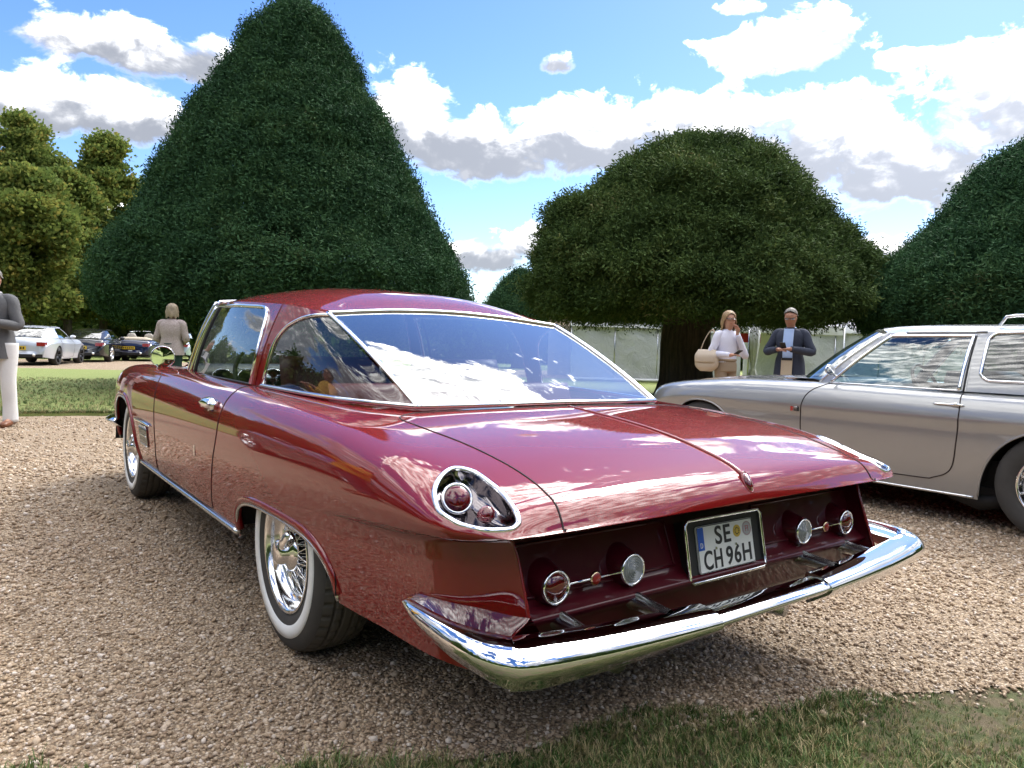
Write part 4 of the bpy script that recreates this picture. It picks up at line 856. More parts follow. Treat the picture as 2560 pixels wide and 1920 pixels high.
def trunk_mesh(name, pts, rr, m, parent, seg=18, flute=0., seed=1):
    pts = spline(np.array(pts, float), 22); rr = np.interp(np.linspace(0, 1, 22), np.linspace(0, 1, len(rr)), rr); V, F = tube(pts, rr, seg)
    if flute:
        r = np.random.default_rng(seed); C = np.repeat(pts, seg, 0); d = V-C; th = np.tile(np.arange(seg), 22)*2*math.pi/seg; f = 1+flute*(np.sin(th*5+r.uniform(0, 6))+.6*np.sin(th*9+r.uniform(0, 6)+np.repeat(pts[:, 2], seg)*1.2)); V = C+d*f[:, None]
    return mobj(name, V, F, m, parent)
def yew(base, prof, n, seed, label, coll, lump=.10, skirt=.35, trunk_r=.55, seen_scale=1., lobes=()):
    """clipped yew: prof = (radius, height) pairs from the skirt to the tip"""
    r = np.random.default_rng(seed); T = empty('yew_tree', base, 0, label, 'tree', 'clipped yew trees'); pr = np.array(prof, float)
    pr[:, 0] = np.maximum(pr[:, 0]-.17, .15); pr[:, 1] -= .12*np.linspace(0, 1, len(pr)); rf = pchip([(h, q) for q, h in pr]); hs = np.linspace(pr[:, 1].min(), pr[:, 1].max(), 300); ar = np.cumsum(rf(hs)+.25); ar /= ar[-1]
    h = np.interp(r.random(n), ar, hs); th = r.uniform(0, 2*math.pi, n); q = rf(h)
    P0 = np.c_[np.cos(th)*q, np.sin(th)*q, h]; lum = tri_noise(P0, 1.5, seed)*.6+tri_noise(P0, 3.4, seed+1)*.4+tri_noise(P0, 11, seed+2)*.9+tri_noise(P0, 23, seed+3)*.5; depth = np.abs(r.normal(0, .10, n))+np.where(r.random(n) < .16, r.random(n)*.5, 0)
    q2 = q*(1+0*lum)+lum*lump-depth
    for (la, lh, lr, ls) in lobes: q2 += ls*np.exp(-(((np.angle(np.exp(1j*(th-la))))/lr)**2)-((h-lh)/(lr*1.6))**2)
    P = np.c_[np.cos(th)*q2, np.sin(th)*q2, h+r.normal(0, .03, n)]
    sl = np.gradient(rf(hs), hs); nz = -np.interp(h, hs, sl); Nv = np.c_[np.cos(th), np.sin(th), np.clip(nz, -.3, 3)]; Nv /= np.linalg.norm(Nv, axis=1, keepdims=True)
    # top cap
    k = int(n*.03+60); rr = pr[np.argmax(pr[:, 1]), 0]*np.sqrt(r.random(k)); ta = r.uniform(0, 6.28, k); P = np.vstack([P, np.c_[np.cos(ta)*rr, np.sin(ta)*rr, pr[:, 1].max()+.05*r.normal(0, 1, k)]]); Nv = np.vstack([Nv, np.tile([0, 0, 1.], (k, 1))])
    # thin the shell here and there and let the skirt hang ragged
    hole = tri_noise(P, 2.6, seed+5)+.5*tri_noise(P, 7, seed+6); keep = (hole > -.95+r.normal(0, .25, len(P))) | (r.random(len(P)) < .22); hmin = pr[:, 1].min(); keep &= (P[:, 2] > hmin+skirt*(.5+.5*tri_noise(P, 2.2, seed+7))-skirt*.9)
    P, Nv = P[keep], Nv[keep]; m = len(P); cr = scatter('crown', P, align(Nv, r, .45), np.clip(r.lognormal(0, .28, m), .55, 1.6)*seen_scale, r.integers(0, 4, m), coll, T); cr['kind'] = 'stuff'
    top = pr[:, 1].max()
    tk = trunk_mesh('trunk', [(0, 0, -.1), (.03, .02, .5), (-.03, .03, 1.4), (.05, -.02, 2.6), (0, 0, top*.75)], [trunk_r*1.25, trunk_r, trunk_r*.92, trunk_r*.8, .08], M_bark, T, 26, .09, seed)
    for k in range(15):                                     # limbs fan out inside the shell
        a = k*2.4+r.uniform(-.3, .3); z0 = 1.3+r.random()*top*.45; z1 = min(top*.9, z0+r.uniform(.3, 1.6)); R1 = float(rf(np.clip(z1, hs[0], hs[-1])))*.88
        trunk_mesh('limb', [(0, 0, z0), (math.cos(a)*R1*.5, math.sin(a)*R1*.5, z0+(z1-z0)*.65), (math.cos(a)*R1, math.sin(a)*R1, z1)], [.13, .08, .025], M_bark, T, 8)
    return T
_m = lambda pairs, w, hz: [(d*w, 1.064+(hz-y)*w) for d, y in pairs]
w = 17*1.1573/FPX
yew(tuple(ground_at(726, 17)), _m([(300, 708), (362, 690), (385, 645), (380, 600), (362, 560), (318, 500), (270, 400), (222, 300), (168, 210), (116, 120), (92, 75), (66, 42), (34, 30)], w, 739), 44000, 3, 'tall dark green yew clipped to a steep cone behind the red coupe', SP_yew, .085)
yew(tuple(ground_at(1716, 17)), _m([(235, 690), (305, 678), (330, 648), (330, 615), (312, 560), (275, 500), (236, 450), (188, 400), (140, 355), (90, 327), (40, 315)], w, 767), 40000, 8, 'broad olive green domed yew with a thick bare trunk', SP_yew2, .20, .9, .58, 1.05, ((2.75, 3.9, .42, .55), (3.4, 2.6, .5, .35), (4.5, 2.3, .5, .40), (5.4, 3.2, .45, .35), (5.0, 4.9, .4, .25), (4.0, 4.2, .4, .3)))
w = 14.5*1.1573/FPX
yew(tuple(ground_at(2630, 14.5)), _m([(330, 730), (395, 705), (392, 660), (368, 600), (312, 540), (262, 490), (232, 450), (205, 410), (165, 355), (110, 318), (50, 302)], w, 787), 42000, 15, 'domed green yew standing behind the silver estate car', SP_yew, .10)
w = 42*1.1573/FPX
yew(tuple(ground_at(1296, 42)), _m([(70, 740), (82, 700), (78, 670), (60, 640), (42, 612), (22, 594)], w, 757), 6000, 21, 'small distant clipped yew between the two large yews', SP_yew, .12, .35, .4, 1.5)
def broad(name, base, H, Rw, z0, n, seed, label, coll, group, trunk_r=.22, scale=1.1):
    r = np.random.default_rng(seed); T = empty(name, base, r.uniform(0, 6.28), label, 'tree', group)
    cen = []
    for k in range(110):
        f = r.random()**.85; z = z0*.8+(H-z0*.8)*f; q = Rw*(math.sin(math.pi*min(1, .25+.75*f*.98))**.6)*r.uniform(.15, 1.12); a = r.uniform(0, 6.28); cen.append((math.cos(a)*q, math.sin(a)*q, z, r.uniform(.30, .75)*Rw*.30))
    cen = np.array(cen); pk = r.integers(0, len(cen), n); d = r.normal(0, 1, (n, 3)); d /= np.linalg.norm(d, axis=1, keepdims=True); P = cen[pk, :3]+d*(cen[pk, 3]*r.random(n)**.28)[:, None]*[1, 1, .8]; P = P[P[:, 2] > z0*.55]
    m = len(P); cr = scatter('crown', P, np.c_[r.normal(0, .5, m), r.normal(0, .5, m), r.uniform(0, 6.28, m)], r.uniform(.7, 1.4, m)*scale, r.integers(0, 4, m), coll, T); cr['kind'] = 'stuff'
    trunk_mesh('trunk', [(0, 0, -.1), (.05, 0, 1.2), (0, .08, z0+1), (.1, 0, H*.8)], [trunk_r*1.35, trunk_r, trunk_r*.85, .05], M_bark2, T, 14)
    for k in range(9):
        c = cen[k*2 % len(cen)]; zz = max(1.8, c[2]-1.6*r.random()-.6); trunk_mesh('limb', [(0, .03, zz), (c[0]*.5, c[1]*.5, (zz+c[2])/2+.1), (c[0], c[1], c[2])], [.10, .06, .02], M_bark2, T, 7)
    return T
LIMES = [(70, 35, 8.6, 2.3, 'lime', 'golden green lime tree in the avenue behind the white coupe'), (60, 45, 14.0, 3.0, 'lime', 'tall lime tree with browning top in the avenue'), (168, 39, 9.4, 2.2, 'lime', 'medium lime tree of the avenue between the white and black coupes'),
         (258, 43, 12.6, 2.2, 'lime', 'slim tall lime tree of the avenue showing against the sky'), (329, 45, 7.0, 2.4, 'green', 'shaded green tree in the avenue, half behind the steep yew'), (365, 41, 6.2, 2.2, 'lime', 'low lime tree of the avenue behind the woman in the tweed jacket'), (-140, 35, 9.5, 3.2, 'lime', 'golden lime tree at the near end of the avenue'), (480, 47, 7.5, 3.2, 'green', 'shaded green tree of the avenue behind the canna bed')]
for k, (px_, d_, H_, R_, kd, lb) in enumerate(LIMES): broad('lime_tree', tuple(ground_at(px_, d_)), H_, R_, 2.6, 5200, 40+k, lb, SP_lime if kd == 'lime' else SP_green, 'trees of the lime avenue')
# the far wood behind the avenue reads as one mass
def far_wood():
    r = np.random.default_rng(77); P = []
    az0 = YAW
    for k in range(150):
        t = -math.pi+2*math.pi*k/150+r.normal(0, .01); front = abs(t) < .62; d = r.uniform(54, 68) if abs(t) < .9 else r.uniform(34, 50)
        h = r.uniform(5.5, 9.0) if -.9 < t < -.30 else (r.uniform(3.0, 4.6) if front else (r.uniform(11, 17) if abs(t) > 1.5 else r.uniform(6, 11))); b = np.array([CAM_P[0]+math.sin(az0+t)*d, CAM_P[1]+math.cos(az0+t)*d, 0]); n = 300; e = r.normal(0, 1, (n, 3)); e /= np.linalg.norm(e, axis=1, keepdims=True); e *= (r.random(n)**.3)[:, None]
        P.append(b+e*[2.6, 2.6, h*.5]+[0, 0, h*.5])
    P = np.vstack(P); P = P[P[:, 2] > .1]; n = len(P); tag(scatter('far_wood', P, r.uniform(0, 6.28, (n, 3)), r.uniform(2., 4., n), r.integers(0, 4, n), SP_green), kind='stuff')
far_wood()
# ------------------------------------------------------------------ other cars, from the same kind of loft
def gen_section(zc, zf, zk, hw, zbot=.22, tuck=.06, kink=.0, lean=1.0, xw=.915):
    B = bspline_basis(9, 3, np.linspace(0, 1, 110))
    def f(y):
        y = np.asarray(y, float); h = hw(y); k = h/xw; Z0, Zf, K = zc(y), zf(y), zk(y); Zf = np.maximum(Zf, K+.001); Z0 = np.maximum(Z0, K+.001); H = Zf-K
        C = np.stack([np.stack(c, -1) for c in ((0*y, Z0), (.28*k, Z0-.001), (.52*k, Z0*.5+Zf*.5-.004), (.68*k, Zf), ((.80-.0*lean)*k, Zf), (.865*k, K+.80*H), (.895*k, K+.50*H), (.910*k, K+.18*H), (h, K))], 1)
        up = np.einsum('tk,nkc->ntc', B, C); w = np.linspace(0, 1, 61)[1:][None, :]
        x = h[:, None]-tuck*w**1.7-kink*np.minimum(w*8, 1)*(1-.2*w); z = K[:, None]+(zbot-K[:, None])*w
        return np.concatenate([up, np.stack([x, z], -1)], 1)
    return f
def make_shell(sec, zlow0, A1, A2, y0, y1):
    zl = lambda y: np.maximum(np.maximum(zlow0(y), arch(*A1)(y)), arch(*A2)(y))
    ys = np.unique(np.round(np.concatenate([np.linspace(y0, y1, 110), arch_ys(A1[0], A1[1], A1[4], 36), arch_ys(A2[0], A2[1], A2[4], 36), y0+.3*np.linspace(0, 1, 22)**2.2, y1-.3*np.linspace(0, 1, 22)**2.2]), 5)); ys = ys[np.concatenate([[True], np.diff(ys) > 3e-4])]; ys = ys[(ys >= y0) & (ys <= y1)]
    return Shell(sec, zl, ys, 109, 72, 3, 34), zl
def end_caps(S, R, m, name='end_panel'):
    for i, nm in ((0, name), (-1, name)):
        r = S.P[i]; V = np.vstack([r, mirx(r)[::-1], [(0, r[0, 1], .5)]]); n = len(V)-1; F = [(k, (k+1) % n, n) for k in range(n)]; mobj(nm, V, F if i else flipF(F), m, R)
def base_outline_cut(S, B):
    o = np.argsort(B[:, 1]); bx = lambda y: np.interp(y, B[o, 1], B[o, 0]); C = S.C
    return (C[:, 1] > B[:, 1].min()) & (C[:, 1] < B[:, 1].max()) & (C[:, 0] < bx(C[:, 1])-.012) & (C[:, 2] > .72)
def roof_panel(H, CTa, ridge, R, m, ia, ib, name='roof', pw=2.7):
    a = lin(0, 1, 40)[:, None]; b = lin(0, 1, 26)[None, :]; y0, y1 = CTa[0, 1], CTa[-1, 1]; yc = y0+(y1-y0)*a; zc = pchip(ridge)(yc)
    e = H._c(CTa, lin(ia, ib, 80)); o = np.argsort(e[:, 1]); ye = CTa[ia, 1]+(CTa[ib, 1]-CTa[ia, 1])*a[:, 0]; xe = np.interp(ye, e[o, 1], e[o, 0]); ze = np.interp(ye, e[o, 1], e[o, 2])
    P = np.stack([xe[:, None]*b, yc+(ye[:, None]-yc)*b**2.2, ze[:, None]+(zc-ze[:, None])*(1-b**pw)], -1); P = np.concatenate([mirx(P[:, 1:])[:, ::-1], P], 1); return mobj(name, *grid(P), m, R, True, grid_normals(P))
def wire_wheel(R, x, y, sx, sc=.97, white=False):
    w = empty('wheel', (x, y, .345*sc)); w.parent = R; w.rotation_euler = (0, 0, 0 if sx > 0 else math.pi); w.scale = (sc, sc, sc)
    for o in WHEEL_PARTS:
        if o.name.startswith('whitewall') and not white: continue
        link(o.copy(), w)
    return w
def well(R, y, zt, hwid, m=M_dark, rad_=.42):
    for sx in (-1, 1):
        th = lin(0, math.pi, 22); m_ = MB(); A = np.stack([np.stack([0*th+sx*x, y+rad_*np.cos(th), .31+(zt-.29)*np.sin(th)], 1) for x in (hwid-.03, hwid-.36)], 0); V, F = grid(A); m_.add(V, F.tolist()); m_.box((sx*(hwid-.36), y, .48), (.01, rad_*2, .36)); m_.build('wheel_well', m, R, False)

# ---- silver estate car beside the red coupe
M_silver = paint('silver_beige_paint', (.34, .345, .35), .5, .32)
def silver_car():
    R = empty('silver_estate_car', (4.25, -.97, 0), -.005, 'silver beige two-door estate car with roof rack and wire wheels', 'car')
    zc = pchip([(-1.08, .60), (-1.05, .72), (-.95, .82), (-.6, .86), (0, .87), (1.6, .90), (1.9, .918), (2.3, .908), (2.8, .872), (3.1, .828), (3.3, .765), (3.39, .69), (3.43, .58)])
    zf = pchip([(-1.08, .60), (-1.05, .68), (-.9, .79), (-.3, .86), (.6, .872), (1.7, .884), (2.2, .878), (2.66, .850), (3.07, .802), (3.29, .745), (3.38, .665), (3.43, .57)])
    zk = pchip([(-1.08, .56), (-.9, .66), (-.5, .695), (0, .70), (2.6, .70), (3.0, .67), (3.3, .58), (3.43, .50)])
    hw = pchip([(-1.08, .58), (-1.0, .74), (-.8, .85), (-.4, .905), (.2, .915), (2.2, .913), (2.8, .90), (3.1, .855), (3.3, .75), (3.40, .60), (3.43, .48)])
    sec = gen_section(zc, zf, zk, hw, .17, .055, .010); A1 = (0, .415, .665, .18, 2.2); A2 = (2.61, .40, .672, .18, 2.2)
    S, zl = make_shell(sec, pchip([(-1.08, .34), (-.5, .24), (.4, .195), (2.2, .195), (3.1, .24), (3.43, .34)]), A1, A2, -1.08, 3.43); C = S.C
    B = np.array([(0, 1.97, .912), (.4, 1.92, .91), (.66, 1.76, .892), (.755, 1.58, .882), (.765, 1.51, .880), (.79, 1.0, .878), (.79, .575, .876), (.786, .50, .876), (.77, -.2, .873), (.73, -.65, .865), (.55, -.92, .85), (0, -.98, .85)])
    T = np.array([(0, 1.40, 1.322), (.33, 1.36, 1.312), (.50, 1.28, 1.285), (.552, 1.19, 1.268), (.558, 1.13, 1.264), (.57, .85, 1.268), (.575, .585, 1.268), (.577, .52, 1.272), (.57, -.2, 1.285), (.54, -.55, 1.262), (.40, -.72, 1.24), (0, -.75, 1.24)])
    H = House(B, T, .020, (3, 4)); cab = base_outline_cut(S, B)
    dyz = spline(np.array([(1.46, .885), (1.58, .82), (1.636, .72), (1.645, .50), (1.60, .32), (1.45, .285), (.80, .285), (.68, .30), (.575, .37), (.545, .55), (.535, .75), (.555, .86), (.575, .882)]), 110); door = inpoly(C[:, 1], C[:, 2], dyz) & (C[:, 0] > .7)
    S.pieces(~cab & ~door, 'body_shell', M_silver, R); ds = {sx: S.one_side(~cab & door, 'door', M_silver, R, sx) for sx in (-1, 1)}
    for sx in (-1, 1): mobj('shut_line', *tube(S.side(dyz[:, 0], dyz[:, 1])*[sx, 1, 1], .0042, 6), M_gap, ds[sx])
    end_caps(S, R, M_silver)
    s = lin(0, 1, 36)[:, None]; v = lin(0, 1, 20)[None, :]
    gt = glassmat('tinted_glass', (.62, .78, .80), .05)
    patch('door_window', H.at(4.05+1.90*s, .02+v*.89), gt, R); patch('window_frame', H.at(4.0+2.0*s, .91+.09*v), M_chrome, R)
    patch('rear_pillar', H.at(5.95+1.10*s, v), M_silver, R); patch('front_pillar', H.at(2.93+1.1*lin(0, 1, 8)[:, None], v), M_silver, R)
    lo = lambda t_: .17+.10*np.clip(1-(t_-7.05)/.12, 0, 1)**2; hi_ = lambda t_: .97-.10*np.clip(1-(t_-7.05)/.10, 0, 1)**2
    tq = 7.05+2.1*s; patch('quarter_window', H.at(tq, lo(tq)+(hi_(tq)-lo(tq))*v), gt, R); patch('quarter_panel', H.at(tq, lo(tq)*v), M_silver, R); patch('quarter_rail', H.at(tq, hi_(tq)+(1-hi_(tq))*v), M_silver, R); 
    P = H.at(9.15+1.85*s, v); mobj('tailgate', *grid(both(P)), M_silver, R)
    P = H.at(2.94*s, .03+v*.94); mobj('windscreen', *grid(np.concatenate([mirx(P[1:])[::-1], P], 0)), gt, R)
    roof_panel(H, T, [(1.40, 1.322), (1.25, 1.337), (.95, 1.345), (.6, 1.343), (.2, 1.345), (-.3, 1.335), (-.6, 1.295), (-.75, 1.24)], R, M_silver, 3, 10)
    def trim(nm, P, r, m=M_chrome, par=R):
        for sx in (1, -1): mobj(nm, *tube(P*[sx, 1, 1], r, 8), m, par)
    tt = lin(4, 6, 40); trim('window_trim', H.at(tt, 0*tt+.93, .003), .010); trim('window_trim', H.at(tt, 0*tt+.005, .003), .006); vv = lin(0, .93, 16); trim('window_trim', H.at(5.95+0*vv, vv, .003), .012); trim('window_trim', H.at(6.06+0*vv, vv, .002), .006, M_black); trim('window_trim', H.at(4.03+0*vv, vv, .003), .012); trim('screen_trim', H.at(2.95+0*vv, vv, .003), .010)
    loop = [(t_, lo(np.array(t_))) for t_ in lin(9.1, 7.05, 50)]+[(7.05, q) for q in lin(float(lo(np.array(7.05))), float(hi_(np.array(7.05))), 20)]+[(t_, hi_(np.array(t_))) for t_ in lin(7.05, 9.1, 50)]; lt = np.array([float(a) for a, _ in loop]); lv = np.array([float(b) for _, b in loop]); trim('quarter_trim', H.at(lt, lv, .004), .010)
    tt = lin(4.3, 7.0, 40); trim('drip_rail', H.at(tt, 0*tt+1.0, .004), .007, M_silver)
    for (c, a_, zt, zb, n) in (A1, A2):
        y = arch_ys(c, a_, n, 60); z = zl(y); k = z > .21; trim('arch_lip', S.side(y[k], z[k]+.004), .007, M_silver)
    y = lin(.44, 2.2, 30); trim('sill_strip', S.side(y, 0*y+.205)+[.001, 0, 0], .010, M_steel)
    for y in (0, 2.61):
        for sx in (-1, 1): wire_wheel(R, sx*.785, y, sx)
        well(R, y, .66, .90)
    m = MB(); m.box((0, 1.2, .24), (1.5, 4.1, .05)); m.build('floor_pan', M_dark, R, False); m = MB(); m.tube([(-.72, .62, .20), (-.72, .45, .16), (-.72, .30, .20)], [.05, .055, .05], 12); m.build('jacking_bracket', M_black, R)
    for sx in (-1, 1):
        p = S.side([.60], [.79])[0]*[sx, 1, 1]; m = MB(); m.tube([p+np.array([sx*.008, dy, 0.]) for dy in lin(-.09, .10, 12)], np.array([.003, .010, .016, .017, .013, .009, .009, .009, .009, .009, .007, .003]), 10, flat=.8); h = m.build('door_handle', M_chrome, ds[sx]); M = axis_mat(p+np.array([sx*.018, -.045, .004]), (sx, 0, 0)); m = MB(); m.lathe([(0, .012), (.010, .010), (.012, 0)], M, 16); m.build('lock_button', M_chrome, h)
        p = S.side([1.70], [.672])[0]*[sx, 1, 1]; m = MB(); m.box(p+np.array([sx*.003, 0, 0]), (.006, .055, .036)); m.build('maker_badge', M_chrome, R, False); m = MB(); m.box(p+np.array([sx*.003, -.036, 0]), (.006, .012, .036)); m.build('badge_bar', M_black, R, False)
        m = MB(); q = H.at(4.02, .12)*[sx, 1, 1]; m.tube([q, q+np.array([sx*.05, .01, .02]), q+np.array([sx*.09, .02, .035])], .008, 8); mi = m.build('mirror_arm', M_chrome, R); M = axis_mat(q+np.array([sx*.10, 0, .05]), (0, -1, .1)); m = MB(); m.lathe([(0, .03*-1), (.03, -.024), (.05, -.004), (.052, .0), (.046, .003), (0, .003)], M@np.diag([1.25, .8, 1, 1]), 24); m.build('mirror_head', M_chrome, mi)
    # roof rack
    for sx in (-1, 1): m = MB(); m.tube([(sx*.45, .50, 1.318), (sx*.45, .46, 1.378), (sx*.45, .40, 1.385), (sx*.45, -.55, 1.385), (sx*.45, -.60, 1.31)], .010, 8); m.build('rack_rail', M_chrome, R)
    for y in lin(.36, -.5, 6): m = MB(); m.tube([(-.45, y, 1.383), (.45, y, 1.383)], .007, 8); m.build('rack_bar', M_chrome, R)
    # interior
    u = lin(-1, 1, 11)
    def slab(nm, c, d, rx, mt):
        m = MB(); A, Bv = np.meshgrid(u, u, indexing='ij'); f = (1-np.abs(A)**6)**.3*(1-np.abs(Bv)**6)**.3; ca, sa = math.cos(rx), math.sin(rx); Rm = np.array([[1, 0, 0], [0, ca, -sa], [0, sa, ca]])
        for sg in (1, -1): V, F = grid(np.stack([A*d[0]/2, Bv*d[1]/2, sg*f*d[2]/2], -1)@Rm.T+np.asarray(c)); m.add(V, (F if sg > 0 else F[:, ::-1]).tolist())
        return m.build(nm, mt, R)
    navy = mat('navy_leather', (.02, .03, .05), .45)
    for x in (-.36, .36): slab('front_seat', (x, .95, .52), (.5, .5, .15), .1, navy); slab('front_seat_back', (x, .66, .74), (.48, .56, .14), 1.25, navy)
    slab('rear_seat_back', (0, -.1, .72), (1.3, .4, .14), 1.2, navy); m = MB(); m.box((0, .6, .34), (1.45, 2.4, .2)); m.build('cabin_floor', M_dark, R, False)
    d = np.array([(1.52, .66), (1.47, .80), (1.52, .885), (1.66, .905), (1.95, .905)]); xs = lin(-.72, .72, 14); P = np.stack([np.stack([xs, 0*xs+y, 0*xs+z], 1) for y, z in d]); mobj('dashboard', *grid(P), navy, R)
    M = axis_mat((.36, 1.30, .86), (0, -.9, .42)); th = lin(0, 2*math.pi, 40, endpoint=False); m = MB(); m.tube((np.stack([.19*np.cos(th), .19*np.sin(th), 0*th, 0*th+1], 1)@M.T)[:, :3], .014, 8, True); m.build('steering_wheel', M_black, R)
silver_car()

# ---- modern coupes and a convertible on the far path, and the saloon parked to the left
M_rimdark = mat('dark_alloy', (.03, .03, .033), .3, .8); M_rimlight = mat('bright_alloy', (.7, .71, .72), .2, 1.)
M_tail = mat('tail_lamp_red', (.30, .012, .015), .15, 0., Coat_Weight=1.); M_yplate = mat('yellow_plate', (.72, .50, .03), .45); M_hood = mat('cream_hood', (.55, .47, .36), .8)
def far_car(name, loc, rz, label, col, rimm, group=None, soft=False, roofcol=None, rearwin=True, flake=.4, plate=True):
    R = empty(name, loc, rz, label, 'car', group); pm = paint(name+'_paint', col, flake, .35)
    zc = pchip([(-1.10, .50), (-1.085, .72), (-1.02, .90), (-.85, .965), (-.5, .985), (.5, .98), (1.9, .985), (2.3, .96), (2.9, .90), (3.3, .82), (3.5, .70), (3.58, .5)]); zf = pchip([(-1.10, .50), (-1.085, .68), (-1.0, .86), (-.8, .94), (-.3, .985), (.5, .965), (1.8, .955), (2.5, .945), (3.0, .88), (3.35, .78), (3.5, .66), (3.58, .48)])
    zk = pchip([(-1.10, .46), (-1.0, .66), (-.7, .78), (0, .80), (2.6, .78), (3.2, .68), (3.58, .44)]); hw = pchip([(-1.10, .70), (-1.06, .80), (-.9, .89), (-.4, .955), (.1, .96), (.8, .935), (2.0, .935), (2.7, .95), (3.1, .90), (3.4, .75), (3.58, .5)])
    sec = gen_section(zc, zf, zk, hw, .2, .06, .0, 1., .96); A1 = (0, .40, .70, .2, 2.1); A2 = (2.745, .40, .70, .2, 2.1); S, zl = make_shell(sec, pchip([(-1.10, .30), (-.5, .24), (.5, .22), (2.2, .22), (3.58, .26)]), A1, A2, -1.10, 3.58); C = S.C
    B = np.array([(0, 2.35, .98), (.45, 2.28, .98), (.70, 2.05, .965), (.78, 1.85, .95), (.80, 1.75, .95), (.82, 1.1, .95), (.81, .45, .96), (.80, .35, .965), (.74, -.1, .98), (.66, -.45, .985), (.5, -.68, .985), (0, -.74, .985)]); T = np.array([(0, 1.55, 1.385), (.35, 1.50, 1.375), (.52, 1.40, 1.355), (.575, 1.25, 1.345), (.58, 1.18, 1.343), (.60, .85, 1.345), (.60, .5, 1.335), (.598, .42, 1.33), (.59, .28, 1.315), (.57, .20, 1.305), (.45, .12, 1.305), (0, .08, 1.315)])
    H = House(B, T, .02, (3, 4)); cab = base_outline_cut(S, B); dyz = spline(np.array([(1.70, .95), (1.85, .75), (1.80, .35), (1.6, .27), (.7, .27), (.45, .4), (.36, .7), (.42, .955)]), 60); door = inpoly(C[:, 1], C[:, 2], dyz) & (C[:, 0] > .7)
    S.pieces(~cab & ~door, 'body_shell', pm, R); ds = {sx: S.one_side(~cab & door, 'door', pm, R, sx) for sx in (-1, 1)}; end_caps(S, R, pm)
    for sx in (-1, 1): mobj('shut_line', *tube(S.side(dyz[:, 0], dyz[:, 1])*[sx, 1, 1], .005, 5), M_gap, ds[sx])
    gt = MATS['tinted_glass']; s = lin(0, 1, 20)[:, None]; v = lin(0, 1, 10)[None, :]
    if not soft:
        dt = lambda q: .92*(1-np.clip((q-.45)/.55, 0, 1)**2.5*.75); patch('side_window', H.at(4.1+2.6*s, v*dt(s)), gt, R); patch('window_surround', H.at(4.1+2.6*s, dt(s)+(1-dt(s))*v), pm, R); patch('rear_pillar', H.at(6.7+3.0*s, v), pm, R); patch('front_pillar', H.at(2.93+1.17*s, v), pm, R)
        P = H.at(9.7+1.3*s, .02+.96*v); mobj('rear_window', *grid(both(P)), mat('black_glass', (.01, .012, .014), .03, 0., Coat_Weight=1.) if 'black_glass' not in MATS else MATS['black_glass'], R); roof_panel(H, T, [(1.55, 1.385), (1.2, 1.40), (.8, 1.405), (.4, 1.375), (.08, 1.315)], R, pm, 3, 10)
        tt = lin(4.1, 6.7, 40); P = H.at(tt, 0*tt+.004, .004)
        for sx in (1, -1): mobj('window_trim', *tube(P*[sx, 1, 1], .009, 6), M_chrome, R)
    else:
        m = MB(); m.box((0, .85, .62), (1.5, 2.3, .5)); m.build('cabin_floor', M_cream, R, False)
        for x in (-.38, .38): m = MB(); m.lathe([(0, .36), (.15, .33), (.22, .2), (.23, -.2), (0, -.25)], axis_mat((x, .85, .93), (0, -.2, 1))@np.diag([1, .45, 1, 1]), 14); m.build('seat_back', M_cream, R)
        m = MB(); m.lathe([(0, .10), (.5, .085), (.7, .03), (.72, -.05)], axis_mat((0, .0, 1.0), (0, 0, 1))@np.diag([1, .45, 1, 1]), 24); m.build('folded_hood', M_hood, R)
    P = H.at(2.94*s, .03+v*.94); mobj('windscreen', *grid(np.concatenate([mirx(P[1:])[::-1], P], 0)), gt, R)
    tt = lin(0, 2.95, 24); P = H.at(tt, 0*tt+.99, .002); mobj('screen_frame', *tube(np.vstack([mirx(P[1:])[::-1], P]), .014, 6), M_chrome if soft else pm, R)
    Mx = np.array([[0, 0, 1, 0], [1, 0, 0, 0], [0, 1, 0, 0], [0, 0, 0, 1.]])
    for y in (0, 2.745):
        for sx in (-1, 1):
            w = empty('wheel', (sx*.80, y, .345)); w.parent = R; w.rotation_euler = (0, 0, 0 if sx > 0 else math.pi); m = MB(); m.lathe([(.25, -.12), (.32, -.125), (.342, -.10), (.345, 0), (.342, .10), (.32, .128), (.25, .122)], Mx, 40); m.build('tyre', M_tyre, w); m = MB(); m.lathe([(.25, .122), (.256, .126), (.248, .118), (.235, .06), (.22, .03)], Mx, 36)
            for k in range(10):
                a = (k//2)*2*math.pi/5+(-.12 if k % 2 else .12); d = np.array([0, math.cos(a), math.sin(a)]); m.tube([d*.04+[.075, 0, 0], d*.14+[.095, 0, 0], d*.245+[.105, 0, 0]], [.026, .02, .024], 6)
            m.lathe([(0, .10), (.05, .095), (.06, .07)], Mx, 20); m.build('alloy_rim', rimm, w); m = MB(); m.lathe([(.0, .02), (.24, .02)], Mx, 24); m.build('brake_disc', M_dark, w)
        well(R, y, .69, .95, rad_=.40)
    m = MB(); m.box((0, 1.25, .27), (1.5, 4.2, .06)); m.build('floor_pan', M_dark, R, False)
    for sx in (-1, 1):
        p = S.side(lin(-1.03, -.93, 5), .74+0*lin(0, 1, 5))*[sx, 1, 1]; m = MB(); V = np.stack([p+np.array([sx*.006, -.012, dz]) for dz in (-.07, 0, .07)]); q2 = np.array([(sx*x, -1.10+.0*x, .74) for x in (.60,)]); V, F = grid(V); m.add(V, F.tolist()); m.box((sx*.70, -1.075, .74), (.26, .05, .135)); m.build('tail_lamp', M_tail, R, False)
        q = H.at(4.0, .10)*[sx, 1, 1]; m = MB(); m.lathe([(0, -.10), (.05, -.07), (.075, 0), (.0, .02)], axis_mat(q+np.array([sx*.12, 0, .03]), (0, -1, 0))@np.diag([1.4, .9, 1, 1]), 16); m.build('door_mirror', pm, R)
